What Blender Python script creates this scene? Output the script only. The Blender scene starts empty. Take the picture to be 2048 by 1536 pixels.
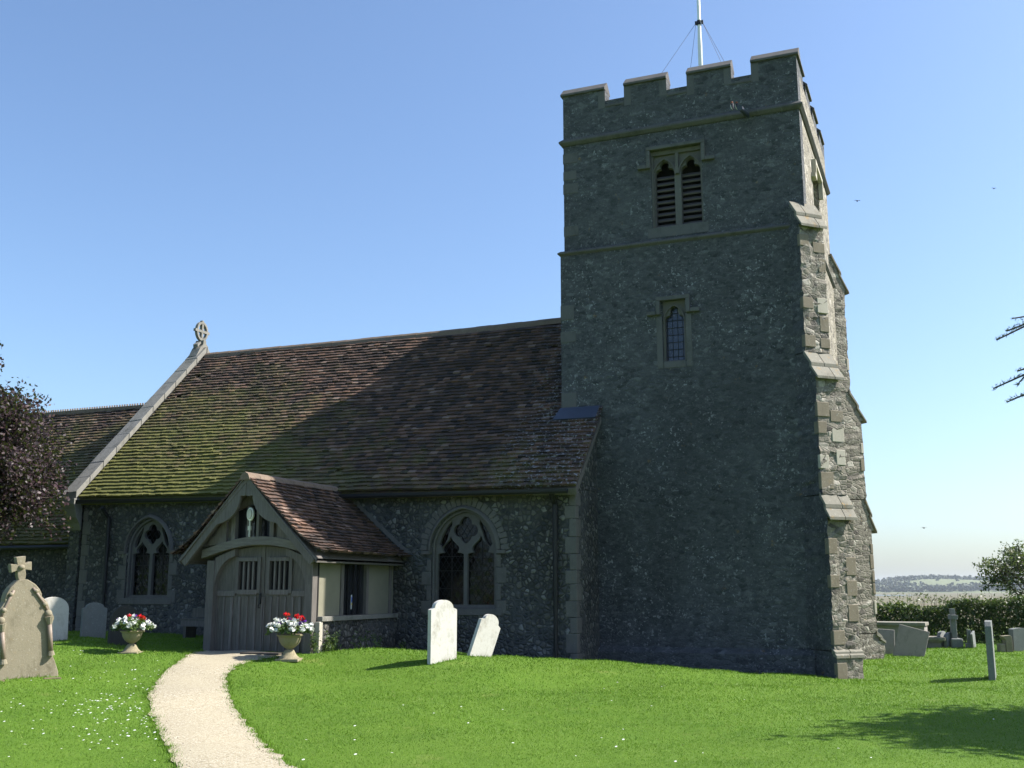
import bpy, bmesh, math, random
import numpy as np
from mathutils import Vector, Matrix, Euler
from mathutils.geometry import tessellate_polygon
random.seed(7); rng = np.random.default_rng(7)
R = math.radians
sc = bpy.context.scene
col = sc.collection

# ------------------------------------------------------------------ camera
F, HY, YAW = 2120.0, 1176.0, R(22.2)
PITCH = math.atan((HY - 768) / F)
CAM = np.array([0, 0, 1.65])
cam_d = bpy.data.cameras.new("camera"); cam = bpy.data.objects.new("camera", cam_d); col.objects.link(cam)
cam.location = CAM; cam.rotation_euler = (math.pi / 2 + PITCH, 0, YAW)
cam_d.sensor_fit = 'HORIZONTAL'; cam_d.sensor_width = 36; cam_d.lens = 36 * F / 2048
cam_d.clip_start = 0.1; cam_d.clip_end = 30000
sc.camera = cam
cyw, syw, cpt, spt = math.cos(YAW), math.sin(YAW), math.cos(PITCH), math.sin(PITCH)
fw = np.array([-syw * cpt, cyw * cpt, spt]); rt = np.array([cyw, syw, 0]); upv = np.cross(rt, fw)
fh = np.array([-syw, cyw, 0])
def ray(x, y): return fw + rt * (x - 1024) / F - upv * (y - 768) / F
def onz(x, y, z): d = ray(x, y); return CAM + d * (z - CAM[2]) / d[2]
def ony(x, y, Y): d = ray(x, y); return CAM + d * (Y - CAM[1]) / d[1]
def onx(x, y, X): d = ray(x, y); return CAM + d * (X - CAM[0]) / d[0]
def plan(lat, depth, z=0): p = rt * lat + fh * depth; return np.array([p[0], p[1], z])

# ------------------------------------------------------------------ sun and sky
SUN_AZ, SUN_EL = R(26.5), R(43.5)      # azimuth from +X towards +Y
sun_dir = Vector((math.cos(SUN_EL) * math.cos(SUN_AZ), math.cos(SUN_EL) * math.sin(SUN_AZ), math.sin(SUN_EL)))
sd = bpy.data.lights.new("sun", 'SUN'); so = bpy.data.objects.new("sun", sd); col.objects.link(so)
sd.energy = 5.0; sd.angle = R(0.5); sd.color = (1.0, 0.95, 0.87)
so.rotation_euler = sun_dir.to_track_quat('Z', 'Y').to_euler(); so.location = (20, 10, 30)
w = bpy.data.worlds.new("World"); sc.world = w; w.use_nodes = True
nt = w.node_tree; nt.nodes.clear()
wo = nt.nodes.new('ShaderNodeOutputWorld'); bg = nt.nodes.new('ShaderNodeBackground'); sk = nt.nodes.new('ShaderNodeTexSky')
sk.sky_type = 'NISHITA'; sk.sun_disc = False; sk.sun_elevation = SUN_EL
sk.sun_rotation = math.pi / 2 - SUN_AZ; sk.altitude = 0; sk.air_density = 1.0; sk.dust_density = 1.6; sk.ozone_density = 2.5
bg.inputs['Strength'].default_value = 0.096
wb = nt.nodes.new('ShaderNodeMix'); wb.data_type = 'RGBA'; wb.blend_type = 'MULTIPLY'; wb.inputs[0].default_value = 1; wb.inputs[7].default_value = (.91, 1.0, 1.085, 1)
nt.links.new(sk.outputs[0], wb.inputs[6]); nt.links.new(wb.outputs[2], bg.inputs[0]); nt.links.new(bg.outputs[0], wo.inputs[0])
sc.view_settings.view_transform = 'Standard'; sc.view_settings.look = 'None'
sc.view_settings.exposure = 1.15; sc.view_settings.gamma = 1.0
sc.cycles.max_bounces = 6; sc.cycles.transparent_max_bounces = 8

# ------------------------------------------------------------------ material helpers
class G:
    def __init__(s, name):
        s.m = bpy.data.materials.new(name); s.m.use_nodes = True; s.t = s.m.node_tree; s.t.nodes.clear()
        s.out = s.t.nodes.new('ShaderNodeOutputMaterial'); s.b = s.t.nodes.new('ShaderNodeBsdfPrincipled')
        s.t.links.new(s.b.outputs[0], s.out.inputs[0]); s.c = s.t.nodes.new('ShaderNodeTexCoord').outputs['Object']
    def set(s, sock, v):
        if isinstance(v, bpy.types.NodeSocket): s.t.links.new(v, sock)
        else:
            if sock.type == 'RGBA' and isinstance(v, tuple) and len(v) == 3: v = (*v, 1)
            sock.default_value = v
    def n(s, typ, props=None, **inp):
        k = s.t.nodes.new('ShaderNode' + typ)
        for a, b in (props or {}).items(): setattr(k, a, b)
        for a, b in inp.items():
            a = a.replace('_', ' ')
            s.set(k.inputs[a], b)
        return k
    def noise(s, scale, detail=4, rough=.6, vec=None, out=0, dist=0):
        k = s.n('TexNoise', Scale=scale, Detail=detail, Roughness=rough, Distortion=dist)
        s.t.links.new(vec or s.c, k.inputs['Vector']); return k.outputs[out]
    def voro(s, scale, feature='F1', vec=None, out='Distance', rnd=1.0):
        k = s.n('TexVoronoi', {'feature': feature}, Scale=scale, Randomness=rnd)
        s.t.links.new(vec or s.c, k.inputs['Vector']); return k.outputs[out]
    def ramp(s, fac, stops, interp='LINEAR'):
        k = s.t.nodes.new('ShaderNodeValToRGB'); k.color_ramp.interpolation = interp
        e = k.color_ramp.elements
        while len(e) < len(stops): e.new(0.5)
        for i, (p, c) in enumerate(stops):
            e[i].position = p; e[i].color = (*c, 1) if isinstance(c, tuple) else (c, c, c, 1)
        s.set(k.inputs[0], fac); return k.outputs[0]
    def mix(s, fac, a, b, blend='MIX'):
        k = s.t.nodes.new('ShaderNodeMix'); k.data_type = 'RGBA'; k.blend_type = blend
        s.set(k.inputs[0], fac); s.set(k.inputs[6], a); s.set(k.inputs[7], b); return k.outputs[2]
    def math(s, op, a, b=0.0):
        k = s.t.nodes.new('ShaderNodeMath'); k.operation = op; s.set(k.inputs[0], a); s.set(k.inputs[1], b); return k.outputs[0]
    def vmath(s, op, a, b):
        k = s.t.nodes.new('ShaderNodeVectorMath'); k.operation = op; s.set(k.inputs[0], a); s.set(k.inputs[1], b); return k.outputs[0]
    def sep(s, v=None):
        k = s.t.nodes.new('ShaderNodeSeparateXYZ'); s.set(k.inputs[0], v or s.c); return k.outputs
    def scalev(s, x, y, z): return s.vmath('MULTIPLY', s.c, (x, y, z))
    def warp(s, scale, amt, vec=None):
        v = vec or s.c
        nz = s.noise(scale, 2, .5, v, out=1)
        d = s.vmath('SUBTRACT', nz, (.5, .5, .5)); d = s.vmath('MULTIPLY', d, (amt, amt, amt)); return s.vmath('ADD', v, d)
    def island(s): return s.t.nodes.new('ShaderNodeNewGeometry').outputs['Random Per Island']
    def objrand(s): return s.t.nodes.new('ShaderNodeObjectInfo').outputs['Random']
    def bump(s, h, strength=.5, dist=.02, prev=None):
        k = s.n('Bump', Strength=strength, Distance=dist); s.t.links.new(h, k.inputs['Height'])
        if prev: s.t.links.new(prev, k.inputs['Normal'])
        return k.outputs[0]
    def done(s, colr, rough=.85, normal=None, spec=.3, metal=0.0):
        s.set(s.b.inputs['Base Color'], colr); s.set(s.b.inputs['Roughness'], rough)
        s.b.inputs['Specular IOR Level'].default_value = spec; s.b.inputs['Metallic'].default_value = metal
        if normal is not None: s.t.links.new(normal, s.b.inputs['Normal'])
        return s.m

def mat_flint():
    g = G('flint_rubble'); v = g.warp(9, .05)
    c = g.voro(10.5, out='Color', vec=v); e = g.voro(10.5, 'DISTANCE_TO_EDGE', vec=v)
    r = g.sep(c)[0]
    stone = g.ramp(r, [(0, (.026, .029, .034)), (.3, (.06, .06, .06)), (.6, (.092, .087, .077)), (.85, (.13, .125, .11)), (1, (.22, .215, .205))])
    stone = g.mix(.45, stone, g.ramp(g.noise(60, 4), [(.3, .25), (.7, .8)]), 'OVERLAY')
    big = g.noise(.7, 4); mort = g.mix(g.ramp(big, [(.42, 0), (.6, 1)]), (.027, .026, .024), (.066, .067, .068))
    m = g.ramp(e, [(.0, 0), (.05, 0), (.16, 1)])
    cc = g.mix(m, mort, stone)
    cc = g.mix(g.ramp(g.noise(1.6, 5), [(.45, 0), (.75, .6)]), cc, (.078, .082, .088))
    h = g.math('MULTIPLY', g.ramp(e, [(0, 0), (.3, 1)]), 1.0)
    nb = g.bump(h, .9, .03); nb = g.bump(g.noise(70, 3), .25, .01, nb)
    return g.done(cc, .75, nb, .35)

def mat_rubble(name, base, light, dark, mort, contrast=.5, weather=True, lichen=.0, bstr=.8):
    g = G(name)
    k1, k2 = (7.5, 17) if weather else (5.6, 15)
    v = g.warp(5, .09, g.scalev(1, 1, 1.7))
    c = g.sep(g.voro(k1, out='Color', vec=v))[0]; e = g.voro(k1, 'DISTANCE_TO_EDGE', vec=v)
    v2 = g.warp(12, .05, g.scalev(1, 1, 1.3)); c2 = g.sep(g.voro(k2, out='Color', vec=v2))[1]; e2 = g.voro(k2, 'DISTANCE_TO_EDGE', vec=v2)
    stone = g.ramp(c, [(0, dark), (.4, base), (.85, base), (1, light)])
    small = g.ramp(c2, [(0, dark), (.4, base), (.8, base), (1, light)])
    sel = g.ramp(g.noise(1.3, 3), [(.5, 0), (.6, 1)])
    cc = g.mix(sel, stone, small); ee = g.mix(sel, g.ramp(e, [(0, 0), (.14, 1)]), g.ramp(e2, [(0, 0), (.12, 1)]))
    cc = g.mix(g.math('MULTIPLY', g.math('SUBTRACT', 1.0, ee), contrast), cc, mort)
    if weather:   # render smears and stains in drifting bands, then fine mottling
        cc = g.mix(.12, cc, mort)
        cc = g.mix(g.ramp(g.noise(.8, 6, .7, g.scalev(1, 1, 1.6)), [(.45, 0), (.7, .5)]), cc, tuple(x * 1.2 for x in base))
        cc = g.mix(g.ramp(g.noise(.45, 5, .65, g.scalev(1, 1, .3)), [(.5, 0), (.72, .55)]), cc, dark)
        cc = g.mix(g.ramp(g.noise(3.6, 5, .72, g.scalev(1, 1, 1.9)), [(.46, 0), (.64, .5)]), cc, dark)
        cc = g.mix(g.ramp(g.noise(4.2, 6, .8, g.scalev(1.1, 1, 2)), [(.52, 0), (.68, .55)]), cc, light)
    sp = g.ramp(g.noise(13, 2, .5), [(.64, 0), (.68, 1)])
    sp2 = g.ramp(g.noise(24, 2, .55), [(.64, 0), (.69, 1)])
    patch = g.ramp(g.noise(1.5, 4), [(.40, .05), (.62, 1)])
    cc = g.mix(g.math('MULTIPLY', g.math('MULTIPLY', g.math('MAXIMUM', sp, sp2), patch), .85), cc, tuple(x * 1.75 for x in light) if weather else tuple(x * 1.2 for x in light))
    if lichen:
        cc = g.mix(g.math('MULTIPLY', g.ramp(g.noise(3.4, 4, .7), [(.66, 0), (.72, 1)]), lichen), cc, (.32, .19, .035))
    cc = g.mix(.35, cc, g.ramp(g.noise(40, 5, .7), [(.3, .2), (.7, .85)]), 'OVERLAY')
    h = g.math('ADD', g.math('MULTIPLY', ee, .7), g.math('MULTIPLY', g.noise(18, 5, .7), .9))
    nb = g.bump(h, bstr, .03); nb = g.bump(g.noise(75, 3), .3, .008, nb)
    return g.done(cc, .85, nb, .25)

def mat_stone(name, c0, c1, dirt=(.07, .07, .055), dirtamt=.5, spots=(.5, .5, .46), lichen=.0, scale=1.0, bump=.3):
    g = G(name)
    a = g.noise(2.2 * scale, 6, .7); cc = g.mix(a, c0, c1)
    cc = g.mix(g.math('MULTIPLY', g.ramp(g.noise(3.1 * scale, 6, .75, g.scalev(1, 1, .55)), [(.5, 0), (.7, 1)]), dirtamt), cc, dirt)
    cc = g.mix(g.math('MULTIPLY', g.ramp(g.noise(21 * scale, 4, .7), [(.6, 0), (.68, 1)]), .55), cc, spots)
    if lichen: cc = g.mix(g.math('MULTIPLY', g.ramp(g.noise(7 * scale, 5, .75), [(.58, 0), (.67, 1)]), lichen), cc, (.34, .2, .05))
    cc = g.mix(g.math('MULTIPLY', g.objrand(), .25), cc, c0)
    nb = g.bump(g.noise(28 * scale, 6, .75), bump, .02)
    return g.done(cc, .9, nb, .2)

def mat_tiles(name, moss=0.0, zlo=3.6, zhi=8.4, xfade=None, b=1.0):
    g = G(name); r = g.island()
    cc = g.ramp(r, [(0, tuple(b * x for x in (.031, .024, .022))), (.25, tuple(b * x for x in (.07, .046, .036))), (.6, tuple(b * x for x in (.104, .064, .047))), (.9, tuple(b * x for x in (.158, .09, .062))), (1, tuple(b * x for x in (.21, .15, .12)))])
    cc = g.mix(g.ramp(g.noise(1.1, 5, .65), [(.4, 0), (.68, .75)]), cc, (.025, .022, .021))
    if moss:
        z = g.sep()[2]
        zf = g.math('DIVIDE', g.math('SUBTRACT', z, zlo), zhi - zlo)
        k = g.math('ADD', g.math('SUBTRACT', 1.0, zf), g.math('MULTIPLY', g.math('SUBTRACT', g.noise(1.3, 6, .7), .5), 1.6))
        k = g.math('ADD', k, g.math('MULTIPLY', g.math('SUBTRACT', g.noise(14, 4, .7), .5), .9))
        if xfade:
            xf = g.math('DIVIDE', g.math('SUBTRACT', g.sep()[0], xfade[0]), xfade[1] - xfade[0])
            k = g.math('SUBTRACT', k, g.ramp(xf, [(0, 0), (1, .7)]))
        mk = g.math('MULTIPLY', g.ramp(k, [(.12, 0), (.75, 1)]), moss)
        cc = g.mix(mk, cc, g.mix(g.noise(6, 4), (.075, .078, .018), (.16, .16, .042)))
    cc = g.mix(g.ramp(g.noise(30, 4, .7), [(.63, 0), (.72, .5)]), cc, (.36, .34, .3))
    if xfade:
        xm = g.ramp(g.math('ADD', g.math('DIVIDE', g.math('SUBTRACT', g.sep()[0], .2), 2.2), g.math('MULTIPLY', g.math('SUBTRACT', g.noise(1.2, 4), .5), .8)), [(0, 0), (.5, 1)])
        cc = g.mix(g.math('MULTIPLY', g.ramp(g.noise(16, 3, .6), [(.57, 0), (.63, .85)]), xm), cc, (.3, .3, .31))
    nb = g.bump(g.noise(45, 4, .7), .4, .012)
    return g.done(cc, .85, nb, .25)

def mat_wood(name, c0, c1, c2, along=(9, 9, .8)):
    g = G(name); v = g.scalev(*along)
    a = g.noise(4, 6, .7, v); cc = g.ramp(a, [(.25, c0), (.5, c1), (.75, c2)])
    cc = g.mix(g.math('MULTIPLY', g.island(), .45), cc, c0)
    cc = g.mix(g.ramp(g.noise(1.6, 4), [(.45, 0), (.8, .5)]), cc, c0)
    nb = g.bump(g.noise(9, 5, .7, v), .45, .01)
    return g.done(cc, .8, nb, .25)

def mat_plain(name, c, rough=.6, var=.3, scale=8, spec=.3, metal=0.0, bump=.1):
    g = G(name); d = tuple(x * (1 - var) for x in c)
    cc = g.mix(g.noise(scale, 5, .65), d, tuple(min(1, x * (1 + var)) for x in c))
    return g.done(cc, rough, g.bump(g.noise(scale * 5, 4), bump, .01), spec, metal)

def mat_leaf(name, stops, rough=.5, trans=.35, spec=.4):
    g = G(name); r = g.island()
    cc = g.ramp(r, stops)
    g.set(g.b.inputs['Base Color'], cc); g.b.inputs['Roughness'].default_value = rough
    g.b.inputs['Specular IOR Level'].default_value = spec
    if trans:
        tr = g.n('BsdfTranslucent'); g.set(tr.inputs[0], g.mix(.5, cc, (cc and (.2, .3, .05)), 'MIX'))
        ms = g.n('MixShader'); ms.inputs[0].default_value = trans
        g.t.links.new(g.b.outputs[0], ms.inputs[1]); g.t.links.new(tr.outputs[0], ms.inputs[2]); g.t.links.new(ms.outputs[0], g.out.inputs[0])
    return g.m

def mat_glass(name, kx, kz, diamond=True, lead=.09, tint=(.3, .33, .34), mixg=.05, solid=None):
    g = G(name); s = g.sep()
    gm = g.t.nodes.new('ShaderNodeNewGeometry')
    if diamond:
        a = g.math('ADD', g.math('MULTIPLY', s[0], kx), g.math('MULTIPLY', s[2], kz)); b = g.math('SUBTRACT', g.math('MULTIPLY', s[0], kx), g.math('MULTIPLY', s[2], kz))
    else:
        a = g.math('MULTIPLY', s[0], kx); b = g.math('MULTIPLY', s[2], kz)
    def line(x): return g.math('LESS_THAN', g.math('FRACT', g.math('ADD', x, 100.0)), lead)
    L = g.math('MAXIMUM', line(a), line(b))
    fl = g.n('Combine' + 'XYZ'); g.set(fl.inputs[0], g.math('FLOOR', a)); g.set(fl.inputs[1], g.math('FLOOR', b))
    wn = g.n('TexWhiteNoise'); g.t.links.new(fl.outputs[0], wn.inputs['Vector'])
    nz = g.n('Bump', Strength=.5, Distance=.02); g.t.links.new(g.math('ADD', wn.outputs[0], g.noise(5, 2)), nz.inputs['Height'])
    if solid:
        g.set(g.b.inputs['Base Color'], g.mix(wn.outputs[0], solid, tuple(x * 1.5 for x in solid))); g.b.inputs['Roughness'].default_value = .15
        g.t.links.new(nz.outputs[0], g.b.inputs['Normal']); pane = g.b.outputs[0]
    else:
        tr = g.n('BsdfTransparent'); g.set(tr.inputs[0], tint)
        gl = g.n('BsdfGlossy'); gl.inputs['Roughness'].default_value = .05; g.set(gl.inputs[0], (.35, .37, .4)); g.t.links.new(nz.outputs[0], gl.inputs['Normal'])
        m1 = g.n('MixShader'); m1.inputs[0].default_value = mixg
        g.t.links.new(tr.outputs[0], m1.inputs[1]); g.t.links.new(gl.outputs[0], m1.inputs[2]); pane = m1.outputs[0]
    ld = g.n('BsdfDiffuse'); g.set(ld.inputs[0], (.025, .027, .03))
    m2 = g.n('MixShader'); g.t.links.new(L, m2.inputs[0]); g.t.links.new(pane, m2.inputs[1]); g.t.links.new(ld.outputs[0], m2.inputs[2])
    g.t.links.new(m2.outputs[0], g.out.inputs[0]); return g.m

def mat_ground():
    g = G('lawn_and_marsh'); s = g.sep()
    a = g.noise(.35, 5, .6); b = g.noise(2.5, 5, .7); f = g.noise(40, 4, .8)
    gr = g.ramp(b, [(.25, (.055, .115, .011)), (.5, (.075, .148, .014)), (.75, (.1, .17, .022))])
    gr = g.mix(g.ramp(a, [(.35, 0), (.7, .6)]), gr, (.1, .172, .02))
    gr = g.mix(g.ramp(g.noise(.9, 6, .7), [(.62, 0), (.75, .7)]), gr, (.17, .2, .05))
    gr = g.mix(g.ramp(g.noise(1.4, 6, .75), [(.70, 0), (.76, .8)]), gr, (.2, .15, .08))
    gr = g.mix(.55, gr, g.ramp(f, [(.2, .12), (.8, .88)]), 'OVERLAY')
    far = g.ramp(g.noise(.012, 6, .65, g.scalev(.25, 1, 1)), [(.3, (.11, .088, .05)), (.5, (.13, .115, .065)), (.7, (.085, .095, .05))])
    k = g.ramp(g.math('DIVIDE', s[1], 100.0), [(.42, 0), (.6, 1)])
    cc = g.mix(k, gr, far)
    nb = g.bump(g.noise(60, 5, .8), .6, .03)
    return g.done(cc, .9, nb, .15)

def mat_grass():
    g = G('grass_blades'); r = g.island()
    cc = g.ramp(r, [(0, (.084, .18, .010)), (.4, (.108, .22, .013)), (.8, (.135, .25, .018)), (.97, (.18, .255, .035)), (1, (.25, .25, .1))])
    cc = g.mix(g.ramp(g.noise(.35, 5, .6), [(.35, 0), (.7, .55)]), cc, (.14, .26, .02))
    cc = g.mix(g.ramp(g.noise(.8, 5, .7), [(.48, 0), (.72, .7)]), cc, (.075, .16, .011))
    cc = g.mix(g.ramp(g.noise(1.1, 5, .75, g.vmath('ADD', g.c, (31, 7, 0))), [(.6, 0), (.74, .6)]), cc, (.19, .24, .045))
    cc = g.mix(g.ramp(g.noise(6, 4, .7), [(.5, 0), (.7, .35)]), cc, (.07, .155, .012))
    g.set(g.b.inputs['Base Color'], cc); g.b.inputs['Roughness'].default_value = .6; g.b.inputs['Specular IOR Level'].default_value = .3
    tr = g.n('BsdfTranslucent'); g.set(tr.inputs[0], cc); ms = g.n('MixShader'); ms.inputs[0].default_value = .35
    g.t.links.new(g.b.outputs[0], ms.inputs[1]); g.t.links.new(tr.outputs[0], ms.inputs[2]); g.t.links.new(ms.outputs[0], g.out.inputs[0])
    return g.m

def mat_gravel():
    g = G('gravel'); v = g.warp(30, .01)
    c = g.sep(g.voro(75, out='Color', vec=v))[0]; e = g.voro(75, vec=v)
    cc = g.ramp(c, [(0, (.17, .14, .09)), (.25, (.29, .25, .175)), (.7, (.345, .305, .22)), (1, (.45, .415, .34))])
    cc = g.mix(g.ramp(g.noise(.9, 5), [(.4, 0), (.7, .6)]), cc, (.35, .31, .22))
    cc = g.mix(g.ramp(g.noise(5, 5, .7), [(.6, 0), (.75, .35)]), cc, (.26, .22, .145))
    nb = g.bump(g.math('SUBTRACT', 1.0, e), .4, .01)
    return g.done(cc, .9, nb, .2)

M = {}
M['flint'] = mat_flint()
M['tower'] = mat_rubble('tower_rubble_shaded', (.084, .087, .094), (.158, .162, .169), (.034, .035, .039), (.09, .093, .098), .6, lichen=.3)  # dark copy of the tower stone, shade put into its colour
M['buttress'] = mat_rubble('buttress_rubble_sunlit', (.185, .168, .138), (.36, .335, .29), (.06, .054, .047), (.205, .185, .152), .35, weather=False, lichen=.3, bstr=.5)  # light copy of the same stone, sunlight put into its colour
M['ashlar'] = mat_stone('ashlar', (.16, .137, .1), (.23, .2, .155), (.1, .085, .06), .5, (.42, .4, .35), .12, bump=.2)
M['pale_ashlar'] = mat_stone('pale_ashlar', (.36, .33, .27), (.46, .43, .37), (.2, .17, .12), .4, (.55, .53, .48), .0, bump=.15)
M['weathering'] = mat_stone('weathering_slab', (.175, .165, .135), (.25, .238, .2), (.09, .08, .06), .65, (.5, .48, .42), .55, bump=.2)
M['dressed'] = mat_stone('dressed_stone', (.1, .094, .09), (.158, .148, .14), (.058, .054, .05), .5, (.22, .22, .2), .1)
M['tower_quoin'] = mat_stone('tower_quoin', (.096, .093, .094), (.136, .132, .132), (.045, .046, .04), .6, (.2, .2, .18), .1)
M['string'] = mat_stone('string_stone', (.084, .08, .078), (.122, .116, .113), (.04, .04, .036), .7, (.19, .19, .18), .12)
M['coping'] = mat_stone('coping_stone', (.16, .155, .135), (.25, .24, .22), (.06, .06, .05), .8, (.45, .44, .4), .05)
M['white_stone'] = mat_stone('white_headstone', (.44, .42, .38), (.56, .55, .52), (.2, .175, .13), .75, (.26, .24, .2), .22, 1.6, .12)
M['grey_stone'] = mat_stone('grey_headstone', (.14, .15, .145), (.22, .23, .22), (.1, .11, .09), .5, (.42, .42, .4), .1, 1.5)
M['brown_stone'] = mat_stone('brown_headstone', (.19, .165, .115), (.26, .23, .17), (.095, .085, .055), .75, (.42, .4, .34), .12, 1.5)
M['mossy_stone'] = mat_stone('mossy_stone', (.1, .085, .05), (.17, .14, .09), (.05, .06, .025), .8, (.2, .18, .12), .25, 2)
M['dark_stone'] = mat_stone('dark_headstone', (.035, .034, .032), (.06, .058, .054), (.025, .028, .02), .5, (.12, .12, .11), .05, 1.5)
M['slab'] = mat_stone('tomb_slab', (.22, .2, .18), (.31, .29, .27), (.13, .12, .1), .6, (.42, .41, .38), .05, 2)
M['tile_nave'] = mat_tiles('mossy_roof_tiles', .92, 3.6 - 0, 8.0, (-7.5, -1.5))
M['tile_porch'] = mat_tiles('porch_roof_tiles', 0, b=1.15)
M['tile_chancel'] = mat_tiles('chancel_roof_tiles', .7, 2.5, 7.6)
M['ridge'] = mat_stone('ridge_tile', (.14, .1, .075), (.22, .17, .13), (.07, .06, .05), .5, (.4, .38, .34), .1, 2)
M['oak'] = mat_wood('weathered_oak', (.088, .079, .074), (.15, .136, .125), (.232, .211, .195))
M['oak_door'] = mat_wood('oak_door', (.065, .06, .053), (.12, .11, .097), (.19, .175, .155))
M['oak_beam'] = mat_wood('oak_beam', (.094, .086, .078), (.16, .147, .13), (.24, .222, .2), (.8, 9, 9))
M['louvre'] = mat_wood('louvre_board', (.09, .078, .084), (.14, .122, .13), (.18, .158, .165), (.8, 9, 9))
M['plaster'] = mat_plain('cream_plaster', (.2, .19, .14), .9, .22, 3)
M['iron'] = mat_plain('black_iron', (.015, .015, .017), .5, .3, 10)
M['dark'] = mat_plain('dark_interior', (.012, .012, .013), .9, .2, 4)
M['lead'] = mat_plain('lead_sheet', (.045, .055, .085), .55, .2, 5)
M['white_paint'] = mat_plain('white_pole', (.8, .8, .79), .35, .06, 8)
M['glass'] = mat_glass('leaded_glass', 7.5, 5.2)
M['lancet_glass'] = mat_glass('lancet_glass', 9.2, 6.4, False, .12, solid=(.022, .027, .05))
M['porch_glass'] = mat_glass('porch_glass', 5.2, .1, False, .1, solid=(.012, .013, .016))
M['ground'] = mat_ground(); M['grass'] = mat_grass(); M['gravel'] = mat_gravel()
M['bark'] = mat_wood('bark', (.035, .028, .022), (.075, .06, .048), (.12, .1, .08))
M['maple'] = mat_leaf('purple_leaves', [(0, (.012, .006, .01)), (.5, (.028, .013, .019)), (.85, (.05, .025, .03)), (1, (.08, .05, .05))], .5, .15, .4)
M['hedge'] = mat_leaf('hedge_leaves', [(0, (.018, .035, .01)), (.5, (.04, .075, .018)), (.9, (.075, .12, .03)), (1, (.14, .14, .05))], .5, .25)
M['bush'] = mat_leaf('bush_leaves', [(0, (.025, .04, .015)), (.5, (.05, .075, .025)), (.9, (.1, .12, .04)), (1, (.15, .11, .05))], .45, .3)
M['needles'] = mat_leaf('larch_needles', [(0, (.03, .045, .02)), (.6, (.06, .085, .035)), (1, (.1, .11, .06))], .6, .2)
M['wood_far'] = mat_leaf('far_wood_leaves', [(0, (.02, .035, .015)), (.6, (.04, .06, .025)), (1, (.07, .085, .035))], .7, 0)
M['weed'] = mat_leaf('weed_leaves', [(0, (.03, .06, .015)), (.6, (.07, .13, .03)), (1, (.14, .2, .06))], .5, .3)
def petal(n, c): return mat_leaf(n, [(0, tuple(x * .8 for x in c)), (1, c)], .6, .25, .2)
M['petal_white'] = petal('white_petals', (.85, .85, .84)); M['petal_red'] = petal('red_petals', (.75, .008, .03)); M['petal_purple'] = petal('purple_petals', (.13, .02, .32))
M['petal_yellow'] = petal('yellow_petals', (.8, .6, .05))
M['urn'] = mat_stone('urn_stone', (.2, .17, .105), (.32, .28, .19), (.1, .09, .06), .5, (.42, .38, .3), .15, 3)
M['soil'] = mat_plain('soil', (.09, .06, .04), .95, .4, 12)
M['hill'] = mat_plain('hill_fields', (.13, .15, .07), .95, .4, .01)
g = G('water'); M['water'] = g.done((.12, .17, .24), .22, g.bump(g.noise(.3, 4), .3, .3), .5)
M['mat_rubber'] = mat_plain('door_mat', (.08, .07, .06), .95, .3, 14)
M['card'] = mat_plain('blue_card', (.06, .13, .5), .6, .1, 8); M['card_white'] = mat_plain('white_card', (.6, .6, .6), .6, .1, 8); M['card_yellow'] = mat_plain('yellow_card', (.7, .55, .1), .6, .1, 8)
M['cream_lamp'] = mat_plain('lamp_glass', (.55, .54, .48), .3, .08, 8)
M['bird_dark'] = mat_plain('dark_feathers', (.03, .03, .04), .7, .2, 20); M['bird_white'] = mat_plain('white_feathers', (.75, .73, .68), .7, .1, 20); M['bird_red'] = mat_plain('rufous_feathers', (.25, .08, .04), .7, .2, 20)
M['brick'] = mat_plain('pink_granite', (.21, .165, .13), .5, .25, 20)

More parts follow.
